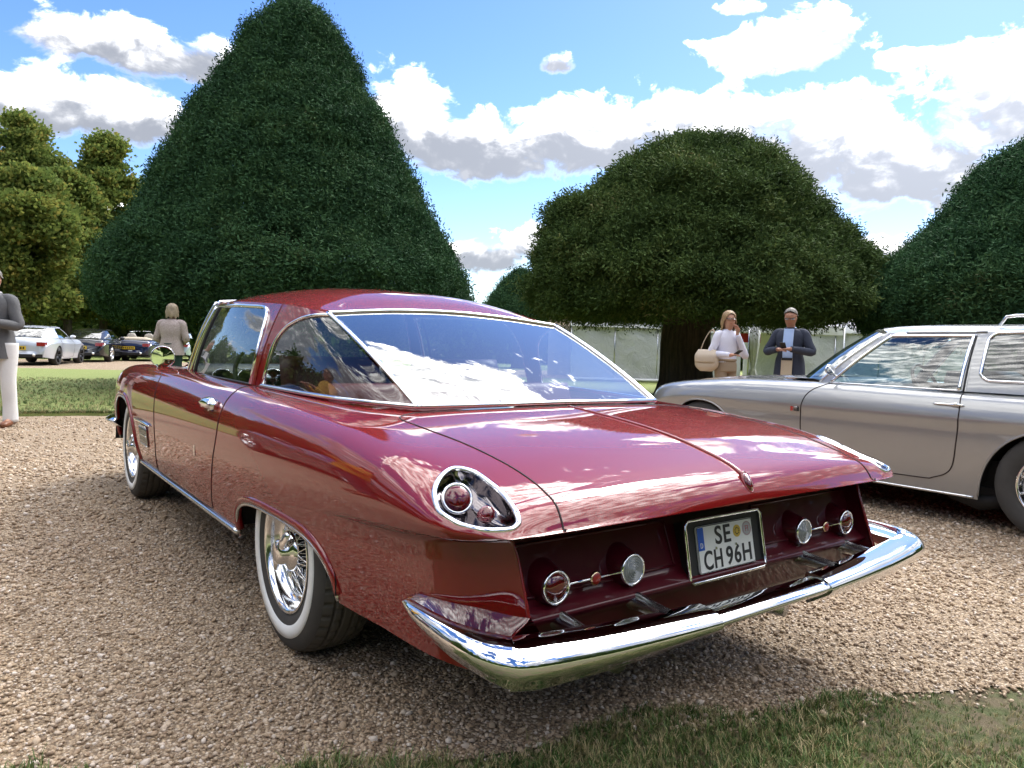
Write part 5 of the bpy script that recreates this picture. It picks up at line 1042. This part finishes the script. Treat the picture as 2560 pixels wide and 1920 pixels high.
    if plate:
        m = MB(); m.box((0, -1.115, .60), (.52, .02, .13)); pl = m.build('number_plate', M_yplate, R, False)
        for k in range(6): m = MB(); m.box((-.19+.076*k, -1.127, .60), (.045, .004, .075)); m.build('plate_character', M_black, pl, False)
    m = MB(); m.box((0, -1.06, .34), (1.5, .12, .11)); m.build('rear_diffuser', M_black, R, False)
    for sx in (-1, 1): m = MB(); m.tube([(sx*.5, -1.05, .36), (sx*.5, -1.14, .36)], .05, 12); m.build('exhaust_pipe', M_chrome, R)
    return R
g_ = 'cars parked on the far path'
def far_place(px_, d, az):                                   # right rear wheel stands in that pixel column
    p = ground_at(px_, d); a = -az; c, s_ = math.cos(a), math.sin(a); off = np.array([c*.80, s_*.80]); return (p[0]-off[0], p[1]-off[1], .004), a
l_, a_ = far_place(137, 26.0, rad(21)); far_car('white_coupe', l_, a_, 'white modern coupe with dark wheels parked on the far path', (.62, .66, .74), M_rimdark, g_)
l_, a_ = far_place(272, 31, rad(22)); far_car('black_coupe', l_, a_, 'near-black modern coupe with bright wheels parked on the far path', (.012, .013, .018), M_rimlight, g_)
l_, a_ = far_place(385, 34, rad(24)); far_car('blue_convertible', l_, a_, 'dark blue open convertible with cream folded hood on the far path', (.010, .014, .05), M_rimdark, g_, soft=True)
l_, a_ = far_place(480, 37, rad(26)); far_car('pale_coupe', l_, a_, 'pale blue car half hidden behind the woman and the canna bed', (.45, .55, .62), M_rimlight, g_)

far_car('grey_saloon', (-3.62, 2.9, 0), 0., 'grey car parked beside the coupe and mirrored in its red flank', (.10, .11, .12), M_rimlight, None, plate=False)
# ------------------------------------------------------------------ tents
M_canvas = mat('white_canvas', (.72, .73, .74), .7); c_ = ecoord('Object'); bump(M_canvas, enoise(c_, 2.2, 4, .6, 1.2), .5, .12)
M_canvas2 = mat('shaded_tent_wall', (.50, .51, .52), .7); c_ = ecoord('Object'); bump(M_canvas2, enoise(c_, 2.6, 4, .6, 1.5), .6, .10); setc(M_canvas2, emix(enoise(c_, 1.1, 3), (.46, .47, .48), (.56, .57, .58)))  # white canvas wall in shade: the shade is put into this greyer colour
M_banner = mat('red_banner', (.55, .02, .035), .6)
def marquee(pxa, pxb, d0, d1, label, eave=2.15, ridge=3.3, npan=4):
    A = ground_at(pxa, d0); Bp = ground_at(pxb, d1); u = Bp-A; L = np.linalg.norm(u); u /= L; n = np.array([-u[1], u[0], 0]);
    if n@CF < 0: n = -n
    R = empty('marquee_tent', tuple(A), 0, label, 'tent', 'white show tents'); q = lambda a, b, z: u*a+n*b+np.array([0, 0, z])
    for k in range(npan):
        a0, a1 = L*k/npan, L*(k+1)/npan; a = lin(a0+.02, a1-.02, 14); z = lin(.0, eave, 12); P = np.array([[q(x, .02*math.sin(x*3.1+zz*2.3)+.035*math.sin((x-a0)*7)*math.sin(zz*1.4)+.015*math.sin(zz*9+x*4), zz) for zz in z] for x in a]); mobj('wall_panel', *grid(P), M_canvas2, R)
        m = MB(); m.tube([q(a0, -.02, 0), q(a0, -.02, eave)], .022, 8); m.build('tent_pole', M_steel, R)
    m = MB(); P = np.array([[q(x, b, z) for b, z in ((-.14, eave-.22), (-.12, eave), (1.5, (eave+ridge)/2+.12), (3.2, ridge), (5., (eave+ridge)/2), (6.4, eave))] for x in lin(-.1, L+.1, 12)]); V, F = grid(P); m.add(V, F.tolist()); m.build('tent_roof', M_canvas, R)
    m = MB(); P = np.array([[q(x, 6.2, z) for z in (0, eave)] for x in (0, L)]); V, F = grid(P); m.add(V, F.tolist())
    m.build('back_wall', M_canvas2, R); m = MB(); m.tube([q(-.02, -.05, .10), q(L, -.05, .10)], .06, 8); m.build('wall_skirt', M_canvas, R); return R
marquee(1425, 1850, 25.5, 26, 'long white marquee with shaded grey side wall behind the domed yew trunk', npan=4)
marquee(1975, 2420, 25, 24, 'white marquee with sagging shaded grey wall behind the man in the navy blazer', npan=4)
def gazebo():
    A = ground_at(1868, 20.5); u = ground_at(2140, 21.2)-A; u /= np.linalg.norm(u); n = np.array([-u[1], u[0], 0])
    if n@CF < 0: n = -n
    R = empty('gazebo_tent', tuple(A), 0, 'white peaked gazebo with tied-back curtain and red banner', 'tent', None); q = lambda a, b, z: u*a+n*b+np.array([0, 0, z]); S, e = 3.0, 1.98
    cs = [q(0, 0, e), q(S, 0, e), q(S, S, e), q(0, S, e)]; tip = q(S/2, S/2, e+.95); m = MB()
    for i in range(4):
        a, b = cs[i], cs[(i+1) % 4]; P = np.array([[(a*(1-t)+b*t)*(1-s_)+tip*s_+np.array([0, 0, -.22*math.sin(s_*math.pi)*.8]) for s_ in lin(0, 1, 8)] for t in lin(0, 1, 8)]); V, F = grid(P); m.add(V, F.tolist())
    m.build('canopy', M_canvas, R)
    for i in range(4):
        a, b = cs[i], cs[(i+1) % 4]; P = np.array([[(a*(1-t)+b*t)+np.array([0, 0, z]) for z in (0, -.12, -.24)] for t in lin(0, 1, 10)]); mobj('valance', *grid(P), M_canvas, R); m = MB(); m.tube([cs[i]*[1, 1, 0], cs[i]], .025, 8); m.build('tent_pole', M_steel, R)
    pts = np.array([q(.14, -.03, z) for z in (1.8, 1.4, 1.0, .75, .4, 0)]); m = MB(); V, F = tube(pts, [.15, .14, .10, .055, .16, .20], 20); th = np.tile(np.arange(20), 6); C = np.repeat(pts, 20, 0); V = C+(V-C)*(1+.16*np.cos(th*2*math.pi/20*6))[:, None]; m.add(V, F); m.build('tied_curtain', M_canvas, R)
    P = np.array([[q(a, 1.7+.03*math.sin(a*7), z) for z in (e-.22, e-.50)] for a in lin(.2, 1.35, 10)]); mobj('red_banner', *grid(P), M_banner, R)
    P = np.array([[q(1.5+.02*math.sin(b*9), b, z) for z in lin(0, e-.2, 6)] for b in lin(0, S, 12)]); mobj('side_wall', *grid(P), M_canvas, R); return R
gazebo()
# ------------------------------------------------------------------ people
M_skin = mat('skin', (.46, .25, .17), .5, 0., Subsurface_Weight=.1); M_skin2 = mat('tanned_skin', (.40, .20, .13), .5); M_lip = mat('lips', (.36, .09, .08), .45)
def fabric(name, c1, c2, sc=60, rough=.85, bs=.25):
    m = mat(name, c1, rough); c = ecoord('Object'); setc(m, emix(enoise(c, sc, 3, .6), c1, c2)); bump(m, enoise(c, 7, 4, .6, .8), bs, .03); return m
M_navy = fabric('navy_wool', (.018, .024, .045), (.032, .040, .066)); M_shirt = fabric('pale_blue_cotton', (.36, .50, .80), (.44, .58, .86)); M_chino = fabric('beige_cotton', (.46, .38, .27), (.52, .44, .33)); M_blouse = fabric('lilac_white_blouse', (.66, .66, .78), (.74, .74, .85)); M_camel = fabric('taupe_wool', (.30, .23, .155), (.36, .28, .20)); M_tweed = fabric('speckled_tweed', (.16, .13, .12), (.62, .52, .50), 70, .9, .5); M_bottle = fabric('bottle_green_cloth', (.012, .035, .03), (.02, .05, .042)); M_grey = fabric('grey_wool', (.10, .10, .105), (.14, .14, .145)); M_linen = fabric('white_linen', (.72, .71, .70), (.80, .79, .78)); M_olive = fabric('olive_cotton', (.22, .22, .14), (.28, .27, .18)); M_yjack = fabric('ochre_jacket', (.52, .28, .03), (.60, .34, .04))
M_shoe = mat('brown_leather', (.20, .075, .035), .4); M_blond = fabric('blond_hair', (.22, .135, .06), (.40, .27, .14), 40, .55, .6); M_greyhair = fabric('grey_hair', (.15, .135, .12), (.30, .275, .25), 50, .55, .5); M_ash = fabric('ash_blond_hair', (.20, .155, .10), (.38, .31, .22), 40, .55, .6); M_bag = mat('cream_leather', (.52, .43, .33), .5); M_shade = mat('dark_lens', (.012, .012, .014), .08, 0., Coat_Weight=1.)
def rings(R_, seg=28, cap=True):                  # R_: list of (centre, rx, ry, squareness)
    th = lin(0, 2*math.pi, seg, endpoint=False); P = []
    for c, rx, ry, *e in R_:
        p = e[0] if e else 2.0; P.append(np.asarray(c)+np.stack([rx*sgnpow(np.cos(th), 2/p), ry*sgnpow(np.sin(th), 2/p), 0*th], 1))
    P = np.array(P); k = len(P)
    if k > 2:
        Q = np.stack([spline(P[:, j], (k-1)*4+1) for j in range(seg)], 1)
    else: Q = P
    V = Q.reshape(-1, 3); a = Q.shape[0]; F = [(i*seg+j, i*seg+(j+1) % seg, (i+1)*seg+(j+1) % seg, (i+1)*seg+j) for i in range(a-1) for j in range(seg)]
    if cap: F += [tuple(range(seg-1, -1, -1)), tuple((a-1)*seg+j for j in range(seg))]
    return V, F
def skin_body(name, J, Ed, root, m, parent, sub=2):
    import bmesh
    bm = bmesh.new(); lay = bm.verts.layers.skin.verify(); vs = {}
    for k, (p, r) in J.items():
        v = bm.verts.new(p); v[lay].radius = (r, r) if not isinstance(r, tuple) else r; v[lay].use_root = (k == root); vs[k] = v
    for a, b in Ed: bm.edges.new((vs[a], vs[b]))
    me = bpy.data.meshes.new(name); bm.to_mesh(me); bm.free(); me.materials.append(m); o = link(bpy.data.objects.new(name, me), parent)
    s = o.modifiers.new('skin', 'SKIN'); s.use_smooth_shade = True; s.branch_smoothing = .3; d = o.modifiers.new('sub', 'SUBSURF'); d.levels = d.render_levels = sub; return o
def person(label, loc, rz, H, arms, skin, top, legs, shoe, hair, style, head_rot=(0, 0), open_jacket=None, bot='trousers', group=None, shades=True, stance=.09, top_len=.50, bulk=1., name='person', lean=0.):
    k = H/1.75; R = empty(name, loc, rz, label, 'person', group); v = lambda x, y, z: np.array([x, y, z])*k
    hy, hp = head_rot; Rh = np.array(Matrix.Rotation(hy, 3, 'Z')@Matrix.Rotation(hp, 3, 'X')); hc = v(0, .03+lean, 1.60); HD = lambda x, y, z: hc+Rh@(np.array([x, y, z])*k)
    J = {'pel': (v(0, 0, .95), .10*k), 'ch': (v(0, -.01+lean*.5, 1.28), .11*k), 'nk': (v(0, .0+lean*.8, 1.45), .052*k), 'h0': (HD(0, .012, -.085), (.060*k, .068*k)), 'h1': (HD(0, .008, -.03), (.086*k, .096*k)), 'h2': (HD(0, -.006, .045), (.092*k, .108*k)), 'h3': (HD(0, -.012, .105), (.066*k, .080*k))}
    Ed = [('pel', 'ch'), ('ch', 'nk'), ('nk', 'h0'), ('h0', 'h1'), ('h1', 'h2'), ('h2', 'h3')]
    for s, t in ((-1, 'l'), (1, 'r')):
        el, wr, fd = arms[t]; el, wr = v(*el), v(*wr); fd = np.array(fd, float); fd /= np.linalg.norm(fd); J['s'+t] = (v(s*.175*bulk, lean*.5, 1.40), .052*k); J['e'+t] = (el, .040*k); J['w'+t] = (wr, .027*k); pc = wr+fd*.055*k; J['p'+t] = (pc, (.034*k, .018*k)); Ed += [('ch', 's'+t), ('s'+t, 'e'+t), ('e'+t, 'w'+t), ('w'+t, 'p'+t)]
        side = np.cross(fd, [0, 0, 1.]); side = side/np.linalg.norm(side) if np.linalg.norm(side) > .2 else np.array([1., 0, 0]); dn = np.cross(side, fd)
        for q, (off, ln) in enumerate(((-.028, .062), (-.010, .075), (.009, .078), (.027, .068))):
            b = pc+fd*.038*k+side*off*k; J[f'f{q}{t}'] = (b, .0105*k); J[f'g{q}{t}'] = (b+fd*ln*.55*k-dn*.012*k, .009*k); J[f't{q}{t}'] = (b+fd*ln*.85*k-dn*.040*k, .007*k); Ed += [('p'+t, f'f{q}{t}'), (f'f{q}{t}', f'g{q}{t}'), (f'g{q}{t}', f't{q}{t}')]
        J['th'+t] = (pc-side*s*-.034*k*1.0+fd*.0, .011*k); J['tt'+t] = (pc-side*s*-.052*k+fd*.045*k-dn*.01*k, .0085*k); Ed += [('p'+t, 'th'+t), ('th'+t, 'tt'+t)]
        J['hip'+t] = (v(s*stance, 0, .90), .085*k); J['kn'+t] = (v(s*stance*1.05, .02, .49), .055*k); J['an'+t] = (v(s*stance*1.1, -.02, .08), .038*k); J['to'+t] = (v(s*stance*1.25, .14, .035), .032*k); Ed += [('pel', 'hip'+t), ('hip'+t, 'kn'+t), ('kn'+t, 'an'+t), ('an'+t, 'to'+t)]
    body = skin_body('body', J, Ed, 'pel', skin, R)
    # face
    m = MB(); m.lathe([(0, .022), (.008, .018), (.013, .004), (.012, -.01)], np.vstack([np.c_[Rh@np.array([[1, 0, 0], [0, .5, .87], [0, -.87, .5]])*k, HD(0, .078, .005)], [0, 0, 0, 1]]), 12); m.build('nose', skin, R)
    m = MB(); m.tube([HD(-.024, .079, -.041), HD(0, .086, -.043), HD(.024, .079, -.041)], [.003*k, .006*k, .003*k], 8, flat=.7); m.build('mouth', M_lip, R)
    for s in (-1, 1):
        m = MB(); m.lathe([(0, .006), (.016, .005), (.022, -.004)], np.vstack([np.c_[Rh@np.array([[0, 0, s], [1, 0, 0], [0, 1, 0]])*k, HD(s*.077, -.005, .0)], [0, 0, 0, 1]]), 14); m.build('ear', skin, R)
        if shades: m = MB(); m.lathe([(0, .006), (.022, .004), (.026, -.004)], np.vstack([np.c_[Rh@np.array([[1.15, 0, 0], [0, .12, .95], [0, -.85, .12]])@np.array([[1, 0, 0], [0, 0, -1], [0, 1, 0]])*k, HD(s*.033, .086, .022)], [0, 0, 0, 1]]), 20); m.build('sunglass_lens', M_shade, R)
        else: m = MB(); m.lathe([(0, .004), (.008, .002), (.011, -.004)], np.vstack([np.c_[Rh*k, HD(s*.032, .075, .022)], [0, 0, 0, 1]]), 10); m.build('eye', M_black, R)
    if shades: m = MB(); m.tube([HD(-.078, 0, .028), HD(-.06, .07, .03), HD(0, .092, .03), HD(.06, .07, .03), HD(.078, 0, .028)], .0045*k, 6); m.build('sunglass_frame', M_shade, R)
    # hair: a cap over the skull, longer styles fall to the neck
    u = lin(-math.pi, math.pi, 40); w = lin(0, 1, 18); P = []
    for a in u:
        col = []; back = .5-.5*math.cos(a) if True else 0        # 0 at the brow, 1 at the nape
        low = {'short': .70+1.05*min(1, back*1.7), 'bob': .95+1.75*min(1, back*2.2), 'long': .95+2.1*min(1, back*2.2)}[style]
        for t in w:
            ph = t*low; rr = (.088+.003*math.sin(a*9)+(.010 if style != 'short' else .001)); z = .052+.098*math.cos(min(ph, 1.75)); rad_ = math.sin(min(ph, 1.65)); drop = max(0, ph-1.65); x = rr*rad_*math.sin(a); y = (rr+.008)*rad_*math.cos(a)-.012
            if drop: z -= drop*.135; wv = 1+.10*math.sin(drop*2.6)+.05*math.sin(a*6+drop*5); x *= wv; y *= wv; z += .02*math.sin(a*8)*drop
            col.append(HD(x*(1+.02*math.sin(t*20+a*7)), y, z))
        P.append(col)
    mobj('hair', *grid(np.array(P)), hair, R)
    # clothes
    m = MB(); ln = lean*k
    tz = lambda z, rx, ry, y=0., e=2.5: (v(0, y+lean*max(0, (z-.95)/.65), z), rx*k*bulk, ry*k*bulk, e)
    zb = 1.02-top_len*.5 if top_len > .3 else 1.0
    V, F = rings([tz(zb, .205 if top_len > .3 else .168, .155 if top_len > .3 else .122), tz(1.0, .185 if top_len > .3 else .166, .138 if top_len > .3 else .12), tz(1.12, .160, .118), tz(1.26, .185, .125), tz(1.36, .190, .112), tz(1.425, .150, .085), tz(1.455, .085, .070), tz(1.475, .068, .064)], 32); m.add(V, F[:-2])
    for s, t in ((-1, 'l'), (1, 'r')):
        el, wr, fd = arms[t]; a, b, c = v(s*.172*bulk, lean*.5, 1.385), v(*el), v(*wr); p = spline([v(s*.085, lean*.5, 1.405), a, a*.5+b*.5, b, b*.5+c*.5, c], 26); V, F = tube(p, np.interp(lin(0, 1, 26), [0, .2, .4, .6, .8, 1], np.array([.052, .066, .060, .056, .048, .040])*k*bulk), 16); m.add(V, F)
    g = m.build('jacket' if open_jacket else 'top', top, R)
    if open_jacket:                              # shirt front, lapels, collar
        for s in (-1, 1):
            V, F = grid(np.array([[v(s*(.055-.03*(z-1.0)/.45)+s*t*.035, .130*bulk+.008-(.05*(z-1.2)/.25 if z > 1.2 else 0)+.006*t-.02*t+lean*max(0, (z-.95)/.65), z) for z in lin(.97, 1.44, 14)] for t in (0, .5, 1)])); mobj('lapel', V, F, top, R)
        V, F = grid(np.array([[v(x, (.136*bulk+.006)*math.cos(x*3.5)-(.055*max(0, (z-1.22)/.25)**1.2)+lean*max(0, (z-.95)/.65)-.002, z) for z in lin(1.04, 1.455, 14)] for x in lin(-.068, .068, 9)])); mobj('shirt_front', V, F, open_jacket, R)
        V, F = grid(np.array([[v(x, (.150*bulk+.008)*math.cos(x*3.0)+.012*(1.04-z)/.2, z) for z in lin(.76, 1.045, 6)] for x in (lin(-1, 1, 7)*.075)])); mobj('trouser_front', V, F, legs, R); V, F = grid(np.array([[v(x, (.150*bulk+.012)*math.cos(x*3.0), z) for z in (1.015, 1.05)] for x in (lin(-1, 1, 7)*.072)])); mobj('belt_front', V, F, M_black, R)
        th = lin(.5, 2*math.pi-.5, 20); mobj('collar', *tube(np.stack([(.062*np.sin(th))*k, (.062*np.cos(th)+lean*.8+.0)*k, (1.462+.01*np.cos(th+math.pi))*k], 1), .014*k, 8, flat=1.3), open_jacket, R)
    m = MB()
    if bot == 'trousers':
        V, F = rings([tz(1.03, .158, .118), tz(.95, .175, .128), tz(.86, .178, .125)], 28); m.add(V, F)
        for s in (-1, 1):
            p = spline([v(s*stance*.95, 0, .92), v(s*stance, .005, .75), v(s*stance*1.05, .015, .49), v(s*stance*1.08, -.005, .25), v(s*stance*1.1, -.01, .05)], 22); V, F = tube(p, np.interp(lin(0, 1, 22), [0, .2, .45, .75, 1], np.array([.098, .092, .072, .066, .072])*k*bulk), 18); m.add(V, F)
    else:
        V, F = rings([tz(1.08, .145, .108), tz(1.0, .165, .122), tz(.86, .20, .15), tz(.6, .235, .18), tz(.35, .26, .20)], 32); th = np.tile(np.arange(32), len(V)//32)*2*math.pi/32; C = np.array([0, 0, 0.]); V[:, :2] *= (1+.03*np.sin(th*8))[:, None]; m.add(V, F)
    m.build('trousers' if bot == 'trousers' else 'skirt', legs, R); mobj('belt', *tube(np.stack([(.163*np.cos(lin(0, 6.28, 30, endpoint=False)))*k*bulk, (.124*np.sin(lin(0, 6.28, 30, endpoint=False)))*k*bulk, 0*lin(0, 1, 30)+1.03*k], 1), .016*k, 8, True, flat=1.2), (M_black if open_jacket else legs), R)
    for s in (-1, 1):
        p = np.array([v(s*stance*1.1, -.075, .045), v(s*stance*1.12, -.03, .055), v(s*stance*1.18, .06, .045), v(s*stance*1.25, .15, .032), v(s*stance*1.28, .19, .025)]); m = MB(); m.tube(spline(p, 14), np.interp(lin(0, 1, 14), [0, .15, .5, .85, 1], np.array([.03, .044, .046, .040, .02])*k), 12, flat=.85); m.build('shoe', shoe, R)
    return R
def handset(loc, R_, label):
    m = MB(); m.box((0, 0, 0), (.072, .15, .009)); o = m.build('mobile_phone', M_black, None, False); o.matrix_world = Matrix.Translation(loc)@R_.to_4x4(); return tag(o, label, 'phone')
def world_pt(P, rz, loc): c, s = math.cos(rz), math.sin(rz); return (loc[0]+c*P[0]-s*P[1], loc[1]+s*P[0]+c*P[1], loc[2]+P[2])
toward = lambda p: math.atan2(CAM_P[1]-p[1], CAM_P[0]-p[0])-math.pi/2          # rz that turns local +Y to the camera
# man in the blazer, reading his phone
pm_ = ground_at(1972, 10.3); rz_ = toward(pm_)-.25; km = 1.76/1.75
person('man in navy blazer and pale blue shirt looking down at his phone', tuple(pm_), rz_, 1.76, {'l': ((-.30, .06, 1.14), (-.085, .30, 1.17), (.85, .5, .05)), 'r': ((.30, .06, 1.14), (.10, .29, 1.16), (-.8, .55, .08))}, M_skin2, M_navy, M_chino, M_shoe, M_greyhair, 'short', (.1, -.38), M_shirt, bulk=1.05, top_len=.52, lean=.03)
p_ = world_pt(np.array([.0, .375, 1.205])*km, rz_, pm_); handset(p_, Matrix.Rotation(rz_, 3, 'Z')@Matrix.Rotation(.75, 3, 'X'), 'dark phone held in both hands by the man in the blazer')
# woman with the bag
pw = ground_at(1812, 10.3); rw = toward(pw)+.75; kw = 1.70/1.75
person('blond woman in lilac white blouse and taupe trousers with hand at her chin', tuple(pw), rw, 1.70, {'l': ((-.24, .13, 1.10), (-.055, .155, 1.40), (.25, .05, .9)), 'r': ((.25, -.03, 1.12), (.16, .25, 1.10), (-.15, .9, .15))}, M_skin, M_blouse, M_camel, M_shoe, M_blond, 'long', (-.35, -.05), None, bulk=.95, top_len=.10)
p_ = world_pt(np.array([.14, .37, 1.135])*kw, rw, pw); handset(p_, Matrix.Rotation(rw, 3, 'Z')@Matrix.Rotation(.5, 3, 'X'), 'dark phone held low by the blond woman')
def handbag():
    b = world_pt(np.array([.27, -.10, .88])*kw, rw, pw); R = empty('shoulder_bag', b, rw+.2, 'cream leather shoulder bag hanging under the blond woman\'s arm', 'bag')
    V, F = rings([((0, 0, -.02), .05, .10), ((0, 0, .05), .075, .18, 2.5), ((0, 0, .15), .07, .185, 2.5), ((0, 0, .23), .045, .16, 2.3), ((0, 0, .27), .015, .13)], 28); m = MB(); m.add(V, F); m.build('bag_body', M_bag, R)
    V, F = rings([((.035, 0, .10), .05, .17, 2.5), ((.03, 0, .20), .05, .18, 2.5), ((0, 0, .285), .03, .15)], 24); m = MB(); m.add(V, F); m.build('flap', M_bag, R)
    for s in (-1, 1): m = MB(); m.tube(spline([(0, s*.12, .24), (-.04, s*.10, .38), (-.085, s*.05, .52), (-.11, 0, .57)], 16), .011, 8, flat=.6); m.build('strap', M_camel, R)
handbag()
# woman seen from behind, man at the left edge, far visitor
pl_ = ground_at(428, 12.2); person('woman in speckled tweed jacket with ash blond bob seen from behind', tuple(pl_), toward(pl_)+math.pi-.45, 1.66, {'l': ((-.26, .0, 1.12), (-.14, .22, 1.06), (.4, .9, 0)), 'r': ((.25, .02, 1.12), (.12, .22, 1.06), (-.4, .9, 0))}, M_skin, M_tweed, M_bottle, M_shoe, M_ash, 'bob', (.1, .0), None, top_len=.36, bulk=1.06, shades=False)
pe = ground_at(-14, 8.35); person('man in grey jacket and white trousers standing on the gravel, holding papers', tuple(pe), toward(pe)-.55, 1.82, {'l': ((-.27, .03, 1.12), (-.10, .24, 1.14), (.9, .4, 0)), 'r': ((.29, .02, 1.14), (.06, .25, 1.16), (-.9, .4, 0))}, M_skin, M_grey, M_linen, M_shoe, M_greyhair, 'short', (0, -.2), M_linen, bulk=1.05, top_len=.54, stance=.15)
m = MB(); m.box((0, 0, 0), (.24, .012, .30)); o_ = m.build('white_papers', M_linen, None, False); o_.matrix_world = Matrix.Translation(world_pt((.06, .30, 1.16), toward(pe)-.55, pe))@Matrix.Rotation(toward(pe)-.55, 4, 'Z')@Matrix.Rotation(-.35, 4, 'X'); tag(o_, 'white papers held by the man in the grey jacket', 'papers')
pf = ground_at(1906, 28); person('distant visitor in olive jacket seen through the gazebo', tuple(pf), toward(pf)+2., 1.76, {'l': ((-.24, .02, 1.12), (-.14, .24, 1.08), (.3, .9, 0)), 'r': ((.25, .02, 1.12), (.14, .24, 1.08), (-.3, .9, 0))}, M_skin, M_olive, M_navy, M_shoe, M_greyhair, 'short', (0, 0), None, top_len=.4, shades=False)
po = (-2.25, 1.9, 0.); person('person in ochre jacket and dark trousers mirrored in the coupe flank', po, -1.35, 1.75, {'l': ((-.25, .04, 1.12), (-.12, .24, 1.2), (.4, .9, .2)), 'r': ((.25, .04, 1.12), (.12, .24, 1.2), (-.4, .9, .2))}, M_skin, M_yjack, M_navy, M_shoe, M_greyhair, 'short', (0, -.1), None, top_len=.5)
# ------------------------------------------------------------------ canna bed
M_canna = mat('canna_leaf', (.06, .15, .03), .45); c_ = ecoord('Object'); setc(M_canna, emix(enoise(c_, 3, 3), (.045, .12, .025), (.10, .21, .045))); M_petal = mat('yellow_petal', (.75, .52, .02), .5)
def canna_leaf():
    t = lin(0, 1, 9); w = .5*np.sin(np.pi*np.clip(t, .02, .98))**.8*(1-.35*t); P = np.array([[(.13*s*2*w_, .32*tt+.0, .62*tt-.25*tt*tt-.03*abs(s)*0+.03*s*s) for s in (-1, -.5, 0, .5, 1)] for tt, w_ in zip(t, w)]); return grid(P)
LEAF = None
def canna(loc, seed, h, label):
    global LEAF
    r = np.random.default_rng(seed); R = empty('canna_plant', loc, 0, label, 'plant', 'canna plants in the far flower bed')
    for s in range(5):
        b = np.array([r.normal(0, .13), r.normal(0, .13), 0]); tp = b+np.array([r.normal(0, .10), r.normal(0, .10), h*r.uniform(.8, 1.05)]); m = MB(); m.tube(spline([b, (b+tp)/2, tp], 8), [.016]*4+[.010]*4, 7); m.build('stem', M_canna, R)
        for q in range(5):
            if LEAF is None: LEAF = mobj('leaf', *canna_leaf(), M_canna, R); o = LEAF
            else: o = link(LEAF.copy(), R)
            f = .12+.19*q; o.location = b+(tp-b)*f; o.rotation_euler = (r.uniform(-.15, .35), r.normal(0, .15), r.uniform(0, 6.28)); sc = r.uniform(.75, 1.15)*(1-.08*q); o.scale = (sc,)*3
        if r.random() < .55:
            for q in range(4): m = MB(); m.lathe([(0, .05), (.022, .035), (.030, .0), (.012, -.035)], axis_mat(tp+r.normal(0, .03, 3)+[0, 0, .04], r.normal(0, 1, 3)+[0, 0, 1.]), 8); m.build('flower', M_petal, R)
for k, (px_, d_, h_) in enumerate(((500, 17.2, 1.75), (522, 16.4, 1.35), (575, 17.6, 1.55), (600, 17., 1.3), (628, 17.8, 1.45), (545, 18.2, 1.7), (655, 17.4, 1.2))): canna(tuple(ground_at(px_, d_)), 60+k, h_, ('tallest broad-leaved canna at the end of the flower bed', 'short broad-leaved canna in front of the tallest canna', 'canna in the middle of the bed seen through the door window', 'small canna at the front of the bed', 'canna with yellow flowers near the steering wheel', 'tall canna at the back of the flower bed', 'lowest canna at the far end of the bed')[k])
pts = [ground_at(p, d)[:2] for p, d in ((470, 16), (700, 16.2), (720, 18.8), (480, 19))]; m = MB(); V = [(*p, .02) for p in pts]+[(*(p*.985+np.mean(pts, 0)*.015), .12) for p in pts]; m.add(V, [(4, 5, 6, 7), (0, 1, 5, 4), (1, 2, 6, 5), (2, 3, 7, 6), (3, 0, 4, 7)]); tag(m.build('flower_bed', M_soil, None, False), kind='structure')
